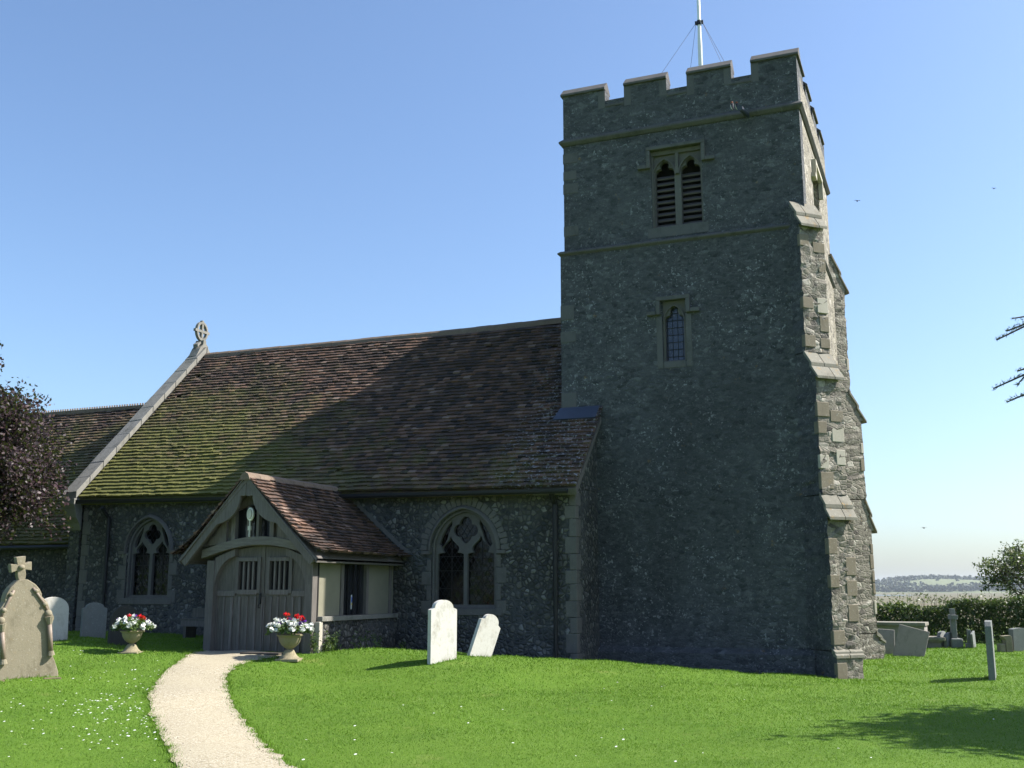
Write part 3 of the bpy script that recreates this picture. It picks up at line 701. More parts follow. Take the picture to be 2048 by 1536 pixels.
MB().box(bel['x0'], bel['x1'], TY0 + .62, TY0 + .65, bel['z0'], bel['z1']).build('backing', 'dark', belo)
# west belfry window, seen on edge
yb = (WB['y0'] + WB['y1']) / 2
ww = MB().plate([rect(WB['y0'], WB['y1'], WB['z0'], WB['z1'])] + [trefoil_light(c, WB['z0'] + .06, 10.5, .22) for c in (yb - .3, yb + .3)], .14, .28, fW(TX1))
ww.plate([rect(WB['y0'] - .09, WB['y1'] + .09, WB['z1'], WB['z1'] + .09)], -.1, .02, fW(TX1)).plate([rect(WB['y0'] - .09, WB['y0'], 10.6, WB['z1'])], -.1, .02, fW(TX1)).plate([rect(WB['y1'], WB['y1'] + .09, 10.6, WB['z1'])], -.1, .02, fW(TX1))
ww.plate([rect(WB['y0'] - .3, WB['y0'] - .095, 10.6, 10.7)], -.1, .02, fW(TX1))
wwo = ww.build('belfry_window', 'pale_ashlar', church, bevel=.012)
for c in (yb - .3, yb + .3):
    for k in range(9):
        mt = Matrix.Translation((TX1 - .32, c, WB['z0'] + .12 + k * .138)) @ Matrix.Rotation(R(38), 4, 'Y')
        MB().box(-.085, .085, -.24, .24, -.011, .011, mt).build('louvre', 'louvre', wwo)
MB().box(TX1 - .43, TX1 - .41, WB['y0'], WB['y1'], WB['z0'], WB['z1']).build('backing', 'dark', wwo)
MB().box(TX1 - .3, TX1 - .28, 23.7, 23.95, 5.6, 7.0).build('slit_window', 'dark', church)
# lancet
lcx = (lan['x0'] + lan['x1']) / 2; yl = TY0 - e
def lancet_hole(cx, z0, zs, a):
    head = union_polar(cx, zs, [(a * .45, -.02, a * .58), (-a * .45, -.02, a * .58), (0, a * 1.05, a * .42), (0, a * .5, a * .5)], 40, 0, math.pi)
    return [(cx - a, z0), (cx + a, z0), (cx + a, zs - a * .2)] + head + [(cx - a, zs - a * .2)]
lo_ = MB().plate([rect(lan['x0'], lan['x1'], lan['z0'], lan['z1']), lancet_hole(lcx, lan['z0'] + .02, 7.2, .2)], .06, .2, fN(yl))
lo_.sweep(arch_pts(lcx, 7.16, .235, .36, 12), [(0, .02), (.022, .02), (.022, .07), (0, .07)], fN(yl))
lo_ = lo_.build('lancet_window', 'dressed', church, bevel=.012)
hood_square(lan['x0'] - .03, lan['x1'] + .03, lan['z1'], 7.3, Y=yl).build('hood_mould', 'tower_quoin', lo_, bevel=.015)
MB().plate([rect(lan['x0'] - .13, lan['x0'] - .003, lan['z0'] - .15, 7.28)], -.01, .1, fN(yl)).plate([rect(lan['x1'] + .003, lan['x1'] + .13, lan['z0'] - .15, 7.28)], -.01, .1, fN(yl)).plate([rect(lan['x0'] - .002, lan['x1'] + .002, lan['z0'] - .15, lan['z0'] - .003)], -.01, .2, fN(yl)).build('jamb', 'tower_quoin', lo_, bevel=.03)
MB().plate([rect(lcx - .21, lcx + .21, lan['z0'], lan['z1'] - .04)], .17, .18, fN(yl)).build('glass', 'lancet_glass', lo_)
# rain spout below the battlements, with the swallows that sit on it
sp = MB().tube([(-3.30, TY0 + .1, 11.50), (-3.32, TY0 - .2, 11.47), (-3.36, TY0 - .62, 11.40)], [.05, .05, .055], 10).tube([(-3.36, TY0 - .60, 11.40), (-3.362, TY0 - .66, 11.39)], [.06, .06], 10)
sp.build('rain_spout', 'lead', church, smooth=False)

# --- nave
NX0, NX1, NY0, NY1, EZ, RZ, RY = -19.12, -6.72, 19.75, 28.30, 3.62, 8.06, 24.02
SL = math.atan((8.14 - 3.70) / (24.02 - 19.55)); 
wins = [dict(cx=-17.12, a=.62, z0=1.42, zs=2.50, h=.74), dict(cx=-9.12, a=.72, z0=1.25, zs=2.40, h=.82)]
S1 = ony(321, 1150, 28.30)      # sun-bright window across the nave, seen through the glass
mbn = MB().plate([rect(NX0, NX1, -.5, EZ - .02)] + [arch_poly(d['cx'], d['z0'], d['zs'], d['a'], d['h']) for d in wins], 0, .5, fN(NY0))
mbn.build('nave_wall', 'flint', church)
MB().plate([rect(NX0, NX1, -.5, EZ - .02), rect(S1[0] - .42, S1[0] + .16, S1[2] - .15, S1[2] + .28)], -.5, 0, fN(NY1)).build('nave_wall', 'flint', church)
gab = [(NY0 + .01, -.5), (NY1 - .01, -.5), (NY1 - .01, EZ), (RY, RZ - .05), (NY0 + .01, EZ)]
MB().plate([[(NY0 + .503, -.5), (NY1 - .503, -.5), (NY1 - .503, EZ), (RY, RZ - .35), (NY0 + .503, EZ)]], NX0 + .02, NX0 + .4, lambda u, w_, d: (d, u, w_)).build('gable_wall', 'flint', church)
MB().box(NX1 - .4, NX1 - .02, NY0 + .503, 21.25, -.5, EZ + .0).build('nave_wall', 'flint', church)
MB().box(NX1 - .4, NX1 - .02, TY1 - .1, NY1 - .503, -.5, EZ + .0).build('nave_wall', 'flint', church)
MB().plate([[(TY1 - .1, EZ), (NY1 - .3, EZ), (TY1 - .1, EZ + (NY1 - TY1 - .2) * math.tan(SL) - .1)]], -7.6, -7.3, lambda u, w_, d: (d, u, w_)).build('gable_wall', 'flint', church)
# rubble fill of the west gable below the verge, beside the tower
vs = lambda x: [(x, NY0 + .05, EZ - .02), (x, 21.26, EZ - .02), (x, 21.26, EZ + (21.26 - NY0) * math.tan(SL) - .0)]
MB().add(vs(NX1 - .4) + vs(NX1 - .02), [(0, 1, 2), (5, 4, 3), (0, 3, 4, 1), (1, 4, 5, 2), (2, 5, 3, 0)]).build('gable_wall', 'flint', church)
MB().box(NX0 + .5, -7.6, NY0 + .51, NY1 - .51, .3, .35).build('nave_floor', 'dark', church)
# window stonework
def tracery(d, Y):
    cx, a, z0, zs, h = d['cx'], d['a'], d['z0'], d['zs'], d['h']; jm = .09; mu = .085; lw = (2 * a - 2 * jm - mu) / 4
    H = [(1, -.15), (.99, .10), (.80, .17), (.52, .20), (.64, .40), (.62, .60), (.40, .82), (.17, 1.02), (0, 1.28)]
    holes = []
    for s_ in (-1, 1):
        lc = cx + s_ * (mu / 2 + lw)
        P_ = [(lc - lw, z0 + .07), (lc + lw, z0 + .07)] + [(lc + x * lw, zs - .1 + z * lw) for x, z in H] + [(lc - x * lw, zs - .1 + z * lw) for x, z in reversed(H[:-1])]
        holes.append(P_)
    qz = zs + h * .50; qr = a * .185
    holes.append(union_polar(cx, qz, [(0, qr * 1.05, qr), (qr * 1.1, -qr * .05, qr * .92), (-qr * 1.1, -qr * .05, qr * .92), (0, -qr * .9, qr * .95), (0, 0, qr * .8), (0, -qr * 1.5, qr * .5)], 80))
    for s_ in (-1, 1):
        holes.append([(cx + s_ * x * a, zs + z * h) for x, z in ((.76, .08), (.82, .16), (.74, .38), (.60, .58), (.44, .74), (.42, .66), (.52, .44), (.58, .28), (.66, .16))])
    o = MB().plate([arch_poly(cx, z0, zs, a, h)] + holes, .10, .24, fN(Y)).build('nave_window', 'dressed', church, bevel=.014)
    # outer order
    ring = arch_poly(cx, z0 - .0, zs, a, h); ins = arch_poly(cx, z0 + .03, zs, a - .05, h - .05)
    MB().plate([ring, ins], .03, .098, fN(Y)).build('jamb', 'dressed', o, bevel=.012)
    hp = arch_pts(cx, zs - .0, a + .015, h + .015, 18)
    hm = MB().sweep(hp, [(0, -.075), (.0, .01), (-.075, .01), (-.075, -.02), (-.03, -.075)], fN(Y))
    hm.plate([rect(cx + a + .02, cx + a + .21, zs - .075, zs - .005)], -.07, .01, fN(Y)).plate([rect(cx - a - .21, cx - a - .02, zs - .075, zs - .005)], -.07, .01, fN(Y))
    hm.build('hood_mould', 'dressed', o, bevel=.01)
    MB().plate([[(cx - a - .12, z0 - .14), (cx + a + .12, z0 - .14), (cx + a + .12, z0 - .002), (cx - a - .12, z0 - .002)]], -.03, .25, fN(Y)).build('sill', 'dressed', o, bevel=.012)
    MB().plate([arch_poly(cx, z0 + .02, zs, a - .03, h - .03)], .18, .186, fN(Y)).build('glass', 'glass', o)
    bars = MB()
    for s_ in (-1, 1):
        lc = cx + s_ * (mu / 2 + lw)
        for zz in (z0 + .38, z0 + .74, zs - .12): bars.box(lc - lw, lc + lw, Y + .165, Y + .177, zz, zz + .012)
        bars.box(lc - .006, lc + .006, Y + .164, Y + .176, z0 + .07, zs + .2)
    split(bars, 'glazing_bar', 'iron', o)
    return o
w0 = tracery(wins[0], NY0); w1_ = tracery(wins[1], NY0)
# voussoirs and long-and-short jambs of the west window
vo = MB(); d = wins[1]; av = arch_pts(d['cx'], d['zs'], d['a'] + .10, d['h'] + .10, 200)
L_ = np.r_[0, np.cumsum([math.dist(av[i], av[i + 1]) for i in range(len(av) - 1)])]
nv = 25
for k in range(nv):
    t0 = L_[-1] * (k + .06) / nv; t1 = L_[-1] * (k + .90) / nv
    p0 = np.array([np.interp(t0, L_, [p[0] for p in av]), np.interp(t0, L_, [p[1] for p in av])]); p1 = np.array([np.interp(t1, L_, [p[0] for p in av]), np.interp(t1, L_, [p[1] for p in av])])
    t = (p1 - p0) / np.linalg.norm(p1 - p0); nrm = np.array([t[1], -t[0]]); l = random.uniform(.13, .19)
    vo.plate([[tuple(p0), tuple(p1), tuple(p1 + nrm * l + t * .01), tuple(p0 + nrm * l - t * .01)]], -.012 - random.random() * .008, .05, fN(NY0))
vo.build('voussoir', 'dressed', w1_, bevel=.012)
def jblocks(parent, d, seedn):
    jb = MB(); random.seed(seedn)
    for s_ in (-1, 1):
        z = d['z0'] - .1; k = random.randint(0, 1)
        while z < d['zs'] - .2:
            h = random.uniform(.22, .34); l = .1 if k % 2 else .22
            x0, x1 = sorted((d['cx'] + s_ * (d['a'] + .003), d['cx'] + s_ * (d['a'] + l)))
            jb.plate([rect(x0, x1, z, min(z + h - .012, d['zs'] - .09))], -.014, .1, fN(NY0)); z += h; k += 1
    split(jb, 'jamb_stone', 'dressed', parent, .01)
jblocks(w0, wins[0], 3); jblocks(w1_, wins[1], 4); random.seed(11)
# quoins of the nave corners
qn = MB()
for X, s_ in ((NX1, -1), (NX0, 1)):
    z = -.2; k = 0
    while z < 3.4:
        h = random.uniform(.24, .38); l = .13 if k % 2 else .22; ld = .3 if k % 2 else .17
        x0, x1 = sorted((X - s_ * .012, X + s_ * l))
        qn.box(x0, x1, NY0 - .014, NY0 + ld, z, min(z + h - .01, 3.5)); z += h; k += 1
split(qn, 'quoin', 'dressed', church, .012)

# --- tiled roofs, every tile modelled
def tile_roof(name, mat, eave0, eave1, slope_dir, length, parent, gauge=.125, tw=.175, sag=0.0, flare=None, xl=None, xr=None, backing=True, lift=.042):
    """eave0->eave1 the eave line, slope_dir unit vector up the slope; xl/xr(v): trim in from each end"""
    E0, E1 = np.array(eave0, float), np.array(eave1, float); U = E1 - E0; LU = np.linalg.norm(U); U /= LU; S = np.array(slope_dir, float); S /= np.linalg.norm(S)
    Nn = np.cross(U, S); Nn = Nn if Nn[2] > 0 else -Nn
    rows = int(length / gauge); V = []; Fq = []
    wob = rng.normal(size=200) * .006
    def pt(u, v, n):
        p = E0 + U * u + S * v + Nn * n
        if sag: p = p + Nn * (-sag * math.sin(math.pi * u / LU) * math.sin(math.pi * v / length))
        p = p + Nn * .012 * math.sin(u * 1.7 + v * .6) * math.sin(v * 1.1 + .4)
        if flare: p = p + Nn * flare * max(0, 1 - v / .8) ** 2
        return p
    for r in range(rows):
        v0 = r * gauge - .02; v1 = min(v0 + gauge * 1.22, length); u = (-.5 * tw if r % 2 else 0.0)
        a = xl(v0) if xl else 0; b = LU - (xr(v0) if xr else 0)
        while u < b:
            u0 = max(u, a); u1 = min(u + tw - .006, b)
            if u1 - u0 > .03 and rng.random() > .002:
                j = rng.normal() * .008 - (.03 * rng.random() if rng.random() < .03 else 0); jl = abs(rng.normal()) * .009; sk_ = rng.normal() * .005
                jl2 = jl + rng.normal() * .004
                P_ = [pt(u0, v0 + j, lift + jl), pt(u1, v0 + j + sk_, lift + jl2), pt(u1, v1, .006), pt(u0, v1, .006), pt(u0, v0 + j, -.004), pt(u1, v0 + j + sk_, -.004)]
                o = len(V); V += P_; Fq += [(o, o + 1, o + 2, o + 3), (o + 4, o + 5, o + 1, o), (o + 4, o, o + 3, o + 3), (o + 5, o + 2, o + 1, o + 1)]
            u += tw
    # drop degenerate quads into triangles via pydata
    Fp = [tuple(dict.fromkeys(f)) for f in Fq]
    mb = MB(); mb.v = [tuple(p) for p in V]; mb.f = Fp
    me = bpy.data.meshes.new(name)
    off = np.zeros(3); p_ = parent
    while p_: off += np.array(p_.location); p_ = p_.parent
    me.from_pydata([tuple(np.array(p) - off) for p in V], [], Fp); me.materials.append(M[mat]); me.update()
    o = bpy.data.objects.new(name, me); col.objects.link(o); o.parent = parent
    return o, pt
SD = (0, math.cos(SL), math.sin(SL)); SLEN = math.hypot(24.02 - 19.55, 8.12 - 3.68)
nave_roof, npt = tile_roof('nave_roof', 'tile_nave', (-19.2, 19.64, 3.79), (-6.60, 19.45, 3.60), SD, SLEN, church, .132, .178, .05, xr=lambda v: 0 if v < (21.24 - 19.45) / math.cos(SL) else .93)
tk = .09
MB().add([(-19.2, 19.64, 3.72), (-7.53, 19.50, 3.56), (-7.53, 24.02, 8.05), (-19.2, 24.02, 8.05), (-19.2, 28.5, 3.62), (-7.53, 28.5, 3.62),
          (-19.2, 19.70, 3.60), (-7.53, 19.58, 3.45), (-7.53, 24.02, 7.88), (-19.2, 24.02, 7.88), (-19.2, 28.4, 3.5), (-7.53, 28.4, 3.5)],
         [(0, 1, 2, 3), (3, 2, 5, 4), (6, 9, 8, 7), (9, 10, 11, 8), (0, 6, 7, 1), (4, 5, 11, 10), (1, 7, 8, 2), (2, 8, 11, 5), (0, 3, 9, 6), (3, 4, 10, 9)]).build('roof_deck', 'tile_nave', nave_roof)
yy, zz_ = 21.22, 3.55 + (21.22 - 19.5) * math.tan(SL) - .05
MB().add([(-7.526, 19.5, 3.56), (-6.62, 19.49, 3.55), (-6.62, yy, zz_), (-7.526, yy, zz_), (-7.526, 19.56, 3.44), (-6.62, 19.55, 3.43), (-6.62, yy, zz_ - .12), (-7.526, yy, zz_ - .12)],
         [(0, 1, 2, 3), (7, 6, 5, 4), (0, 4, 5, 1), (1, 5, 6, 2), (2, 6, 7, 3), (3, 7, 4, 0)]).build('verge', 'oak', nave_roof)
rg = MB()
for k in range(28):
    x0 = -19.19 + k * .421; x1 = x0 + .418; dz = .012 * random.random() - .03 * math.sin(math.pi * k / 27)
    pf = [(-.13, 8.04), (-.10, 8.15), (-.04, 8.21), (.04, 8.21), (.10, 8.15), (.13, 8.04)]
    vsx = [(x0, RY + q_, z_ + dz) for q_, z_ in pf] + [(x1, RY + q_, z_ + dz + .004) for q_, z_ in pf]
    rg.add(vsx, [(i, i + 1, i + 7, i + 6) for i in range(5)] + [(5, 4, 3, 2, 1, 0), (6, 7, 8, 9, 10, 11)])
rg.build('ridge_tile', 'ridge', nave_roof)
# lead flashing where the roof meets the tower face
nrm = Vector((0, -math.sin(SL), math.cos(SL)))
def on_roof(x, y, up_=0.05): return Vector((x, y, 3.63 + (y - 19.47) * math.tan(SL))) + nrm * up_
MB().add([on_roof(-7.62, 20.98), on_roof(-6.66, 20.98), on_roof(-6.66, 21.25), on_roof(-7.55, 21.25), (-7.55, 21.255, 5.46), (-6.66, 21.255, 5.46), on_roof(-7.62, 20.98, .03), on_roof(-6.66, 20.98, .03)],
         [(0, 1, 2, 3), (3, 2, 5, 4), (6, 7, 1, 0)]).build('lead_flashing', 'lead', nave_roof)
# gutter and downpipes
gt = MB(); gu = [(-19.15, 19.52, 3.66), (-13, 19.42, 3.56), (-6.75, 19.36, 3.49)]
for i in range(2):
    a, b = Vector(gu[i]), Vector(gu[i + 1])
    pf = [(-.055, .045), (-.05, -.01), (-.025, -.045), (.025, -.045), (.05, -.01), (.055, .045), (.04, .045), (0, -.02), (-.04, .045)]
    gt.add([(a.x, a.y + q_, a.z + z_) for q_, z_ in pf] + [(b.x - (.002 if i == 0 else 0), b.y + q_, b.z + z_) for q_, z_ in pf], [(k, (k + 1) % 9, (k + 1) % 9 + 9, k + 9) for k in range(9)] + [tuple(range(9)), tuple(range(17, 8, -1))])
gt.build('gutter', 'iron', church)
for X in (-7.12, -18.28):
    dp = MB().tube([(X, 19.42, 3.5), (X, 19.55, 3.36), (X, 19.66, 3.26), (X, 19.67, 1.55), (X, 19.67, 1.5)], [.05, .05, .05, .05, .05], 10).tube([(X, 19.67, 1.58), (X, 19.67, 1.50)], .065, 10).tube([(X, 19.67, 1.5), (X, 19.66, .2)], .042, 10).tube([(X, 19.67, 2.6), (X, 19.67, 2.54)], .06, 10)
    dp.build('downpipe', 'iron', church, smooth=False)
# east gable parapet with coping, kneeler and ring cross
gx0, gx1 = -19.62, -19.22
cl = MB(); S0 = Vector((0, 19.52, 3.86)); S1v = Vector((0, 24.02, 8.36)); ns = 11
for sgn in (1, -1):
    for k in range(ns):
        a = S0.lerp(S1v, k / ns); b = S0.lerp(S1v, (k + 1) / ns - .003)
        jt = random.uniform(-.008, .01); f_ = (lambda y: y if sgn == 1 else 2 * 24.02 - y)
        cl.add([(gx0, f_(a.y), a.z + .02 + jt), (gx1 + .03, f_(a.y), a.z + .05 + jt), (gx1 + .03, f_(b.y), b.z + .05 + jt), (gx0, f_(b.y), b.z + .02 + jt), (gx0, f_(a.y), a.z - .12), (gx1 + .03, f_(a.y), a.z - .12), (gx1 + .03, f_(b.y), b.z - .12), (gx0, f_(b.y), b.z - .12)],
               [(0, 1, 2, 3), (7, 6, 5, 4), (0, 4, 5, 1), (1, 5, 6, 2), (2, 6, 7, 3), (3, 7, 4, 0)])
gc = cl.build('gable_coping', 'coping', church, bevel=.012)
MB().plate([[(19.60, 3.7), (24.02, 8.2), (28.44, 3.7), (28.28, 3.0), (28.28, -.5), (19.78, -.5), (19.78, 3.0)]], gx0 + .04, gx1 - .03, lambda u, w_, d: (d, u, w_)).build('gable_wall', 'flint', church)
MB().plate([[(19.48, 3.75), (19.48, 3.62), (19.54, 3.50), (19.59, 3.30), (19.70, 3.16), (19.765, 3.0), (19.765, 3.77)]], gx0 + .02, gx1 + .02, lambda u, w_, d: (d, u, w_)).build('kneeler', 'coping', gc, bevel=.01)
# finial cross, in the plane of the gable (Y-Z)
fx = (gx0 + gx1) / 2; fin = MB(); cz = 8.87
fy = lambda u, w_, d: (fx + d, RY + u, w_)
circ = lambda r, n=36, rz=1.16: [(r * math.cos(2 * math.pi * k / n), cz + rz * r * math.sin(2 * math.pi * k / n)) for k in range(n)]
fin.plate([circ(.245), circ(.185)], -.045, .045, fy)
fin.plate([rect(-.31, .31, cz - .038, cz + .038)], -.04, .042, fy).plate([rect(-.038, .038, cz - .27, cz - .04)], -.04, .042, fy).plate([rect(-.038, .038, cz + .04, cz + .32)], -.04, .042, fy)
fin.plate([[(-.34, 8.08), (.34, 8.08), (.19, 8.34), (.07, 8.46), (.055, 8.60), (-.055, 8.60), (-.07, 8.46), (-.19, 8.34)]], -.14, .14, fy)
fin.plate([[(-.22, 8.36), (-.09, 8.50), (-.11, 8.55), (-.24, 8.45)]], -.08, .08, fy).plate([[(.22, 8.36), (.09, 8.50), (.11, 8.55), (.24, 8.45)]], -.08, .08, fy)
fin.build('gable_cross', 'coping', church, bevel=.012)

# --- chancel
CY0 = 20.55; CSL = math.atan((6.80 - 2.72) / (24.02 - 20.3))
chr_, cpt_ = tile_roof('chancel_roof', 'tile_chancel', (-31, 20.3, 2.74), (-19.6, 20.3, 2.74), (0, math.cos(CSL), math.sin(CSL)), math.hypot(3.72, 4.08), church, .122, .172, .04)
MB().add([(-31, 20.32, 2.66), (-19.6, 20.32, 2.66), (-19.6, 24.02, 6.72), (-31, 24.02, 6.72), (-31, 27.7, 2.66), (-19.6, 27.7, 2.66)], [(0, 1, 2, 3), (3, 2, 5, 4), (0, 3, 4)]).build('roof_deck', 'tile_chancel', chr_)
cr = MB()
for k in range(30):
    x0 = -30.9 + k * .376; cr.box(x0, x0 + .366, RY - .11, RY + .11, 6.70, 6.85)
    if k > 14:
        for j in range(4): cr.box(x0 + .03 + j * .09, x0 + .055 + j * .09, RY - .02, RY + .02, 6.848, 6.925)
cr.build('ridge_tile', 'ridge', chr_)
MB().plate([rect(-31, -19.6, -.5, 2.7)], 0, .5, fN(CY0)).build('chancel_wall', 'flint', church)
MB().tube([(-31, 20.24, 2.66), (-19.63, 20.24, 2.64)], .055, 8).build('gutter', 'iron', church)

# --- porch
PX0, PX1, PY = -13.05, -10.70, 16.70
PR, PRZ = -12.05, 3.72
def A(px, py, Y=PY): p = ony(px, py, Y); return (float(p[0]), float(p[2]))
# two tiled slopes with bell-cast eaves
LEX, REX, EZP = -13.55, -10.42, 2.20
yf, yr = 16.38, 20.4
def slope(ex, name):
    s_ = np.array([PR - ex, 0, PRZ - EZP]); L = np.linalg.norm(s_)
    # trim where the porch roof runs into the nave wall / roof
    def back(v):
        z_ = EZP + (PRZ - EZP) * v / L
        return (yr - 19.74) if z_ < 3.45 else (yr - 19.62 - max(0, z_ - 3.62) / math.tan(SL) * .6)
    return tile_roof(name, 'tile_porch', (ex, yf, EZP), (ex, yr, EZP), s_, L, church, .105, .16, .0, flare=.13, xr=back)
pl_, _ = slope(LEX, 'porch_roof'); pr_, _ = slope(REX, 'porch_roof')
dk = MB()
for ex in (LEX, REX):
    dk.add([(ex + (.05 if ex < PR else -.05), yf + .03, EZP - .02), (PR, yf + .03, PRZ - .045), (PR, 19.73, PRZ - .045), (ex + (.05 if ex < PR else -.05), 19.73, EZP - .02),
            (ex + (.05 if ex < PR else -.05), yf + .03, EZP - .07), (PR, yf + .03, PRZ - .14), (PR, 19.73, PRZ - .14), (ex + (.05 if ex < PR else -.05), 19.73, EZP - .07)],
           [(0, 1, 2, 3), (7, 6, 5, 4), (0, 4, 5, 1), (2, 6, 7, 3), (3, 7, 4, 0)])
dk.build('roof_deck', 'oak', pr_)
pg = MB()
for k in range(9):
    y0 = yf - .02 + k * .37; pf = [(-.12, PRZ - .09), (-.07, PRZ + .02), (0, PRZ + .06), (.07, PRZ + .02), (.12, PRZ - .09)]
    if y0 + .36 > 19.9: break
    pg.add([(PR + q_, y0, z_) for q_, z_ in pf] + [(PR + q_, y0 + .362, z_) for q_, z_ in pf], [(i, i + 1, i + 6, i + 5) for i in range(4)] + [(4, 3, 2, 1, 0), (5, 6, 7, 8, 9)])
pg.build('ridge_tile', 'ridge', pr_)
# lead strip against the nave wall
MB().add([(REX + .06, 19.735, EZP + .08), (PR + .1, 19.735, PRZ - .1), (PR + .1, 19.735, PRZ + .02), (REX + .06, 19.735, EZP + .2)], [(0, 1, 2, 3)]).build('lead_flashing', 'dressed', pr_)
# side walls: flint plinth with coping, studs, plaster panels
ZP = 1.12
MB().box(PX1 - .32, PX1 + .06, PY + .22, NY0 - .003, .1, ZP - .07).build('porch_wall', 'flint', church)
MB().box(PX0 - .06, PX0 + .32, PY + .22, NY0 - .003, .1, ZP - .07).build('porch_wall', 'flint', church)
_m = MB().box(PX1 - .34, PX1 + .12, PY + .16, NY0 - .003, ZP - .068, ZP + .02).box(PX0 - .12, PX0 + .34, PY + .16, NY0 - .003, ZP - .068, ZP + .02); split(_m, 'wall_coping', 'coping', church, .01)
MB().box(PX1 - .10, PX1 + .10, PY + .10, PY + .217, .2, ZP - .07).build('pier', 'pale_ashlar', church, bevel=.012)
for X, s_ in ((PX1, 1), (PX0, -1)):
    a, b = sorted((X - s_ * .10, X - s_ * .02))
    MB().box(a, b, PY + .2, 17.72, ZP + .022, 2.10).build('plaster_panel', 'plaster', church)
    MB().box(a, b, 18.66, NY0 - .003, ZP + .022, 2.10).build('plaster_panel', 'plaster', church)
    fr = MB()
    a2, b2 = sorted((X - s_ * .11, X + s_ * .012))
    for y0, y1 in ((17.66, 17.76), (18.60, 18.70), (19.55, 19.64)): fr.box(a2, b2, y0, y1, ZP + .021, 2.10)
    a3, b3 = sorted((X - s_ * .12, X + s_ * .02))
    fr.box(a3, b3, PY + .18, NY0 - .004, 2.10, 2.22)
    split(fr, 'stud', 'oak', church, .006)
    pw = MB().box(*sorted((X - s_ * .07, X - s_ * .055)), 17.762, 18.598, ZP + .03, 2.098).build('porch_window', 'porch_glass', church)
    bars = MB()
    for y0 in (17.95, 18.16, 18.37): bars.box(*sorted((X - s_ * .05, X - s_ * .02)), y0, y0 + .03, ZP + .03, 2.098)
    split(bars, 'glazing_bar', 'iron', pw)
    if s_ == 1:
        nb_ = MB().box(X - .052, X - .046, 18.12, 18.22, 1.25, 1.52).build('notice', 'card_white', pw)
        MB().box(X - .0455, X - .043, 18.13, 18.21, 1.38, 1.48).build('picture', 'card', nb_)
        MB().box(X - .0455, X - .043, 18.13, 18.21, 1.33, 1.36).build('stripe', 'card_yellow', nb_)
# gutter board of the porch
_m = MB().box(REX - .08, REX - .05, yf + .05, 19.72, EZP - .10, EZP - .03).box(LEX + .05, LEX + .08, yf + .05, 19.72, EZP - .10, EZP - .03); split(_m, 'fascia', 'oak_door', church)
# front frame
fnP = fN(PY)
posts = MB()
posts.plate([rect(PX0, PX0 + .17, .35, 2.16)], -.02, .15, fnP).plate([rect(PX1 - .17, PX1, .35, 2.16)], -.02, .15, fnP)
split(posts, 'post', 'oak', church, .01)
# cambered tie beam
cxP = (PX0 + PX1) / 2
tb = [(PX0 - .1 + (PX1 - PX0 + .2) * t, 2.20 + .24 * math.sin(math.pi * t)) for t in np.linspace(0, 1, 21)]
tbm = [(x, z + .155) for x, z in reversed(tb)]
MB().plate([tb + tbm], -.07, .14, fnP).build('tie_beam', 'oak_beam', church, bevel=.012)
# arch braces under the beam
for s_ in (1, -1):
    xb = PX0 + .172 if s_ == 1 else PX1 - .172
    pts = [(xb, 1.55)] + [(xb + s_ * .50 * (1 - math.cos(t)), 1.62 + .62 * math.sin(t)) for t in np.linspace(.1, 1.45, 9)]
    top = [(x, 2.19 + .24 * math.sin(math.pi * min(1, max(0, (x - PX0 + .1) / (PX1 - PX0 + .2))))) for x, _ in reversed(pts[3:])]
    MB().plate([pts + [(pts[-1][0], top[0][1])] + [(xb, 2.21)]], .0, .12, fnP).build('brace', 'oak', church, bevel=.008)
# bargeboards, cusped on the inner edge
for s_ in (-1, 1):
    ex = LEX if s_ == -1 else REX
    o0 = (ex + (-s_) * .10, EZP - .06); o1 = (PR + s_ * .0, PRZ - .03)
    dv = np.array(o1) - np.array(o0); L = np.linalg.norm(dv); dv /= L; nn = np.array([dv[1] * (1 if s_ == -1 else -1), -abs(dv[0])]); nn /= np.linalg.norm(nn)
    outer = [np.array(o0) + dv * L * t for t in np.linspace(0, 1, 22)]
    def depth(t): return .12 + (0 if t < .5 else .15 * abs(math.sin(math.pi * (t - .5) * 2.9)) ** .7) + (.05 if t > .85 else 0)
    inner = []
    for t in np.linspace(0, 1, 44):
        p = np.array(o0) + dv * L * t + nn * depth(t); p[0] = min(p[0], PR - .004) if s_ == -1 else max(p[0], PR + .004); inner.append(p)
    oo = [np.array([min(p[0], PR - .004) if s_ == -1 else max(p[0], PR + .004), p[1]]) for p in outer]
    MB().plate([[tuple(p) for p in oo] + [tuple(p) for p in reversed(inner)]], -.28, -.22, fnP).build('bargeboard', 'oak', church, bevel=.006)
    MB().plate([[tuple(p + np.array([0, .035])) for p in oo] + [tuple(p - nn * .003) for p in reversed(oo)]], -.31, -.2, fnP).build('bargeboard_capping', 'oak', church)
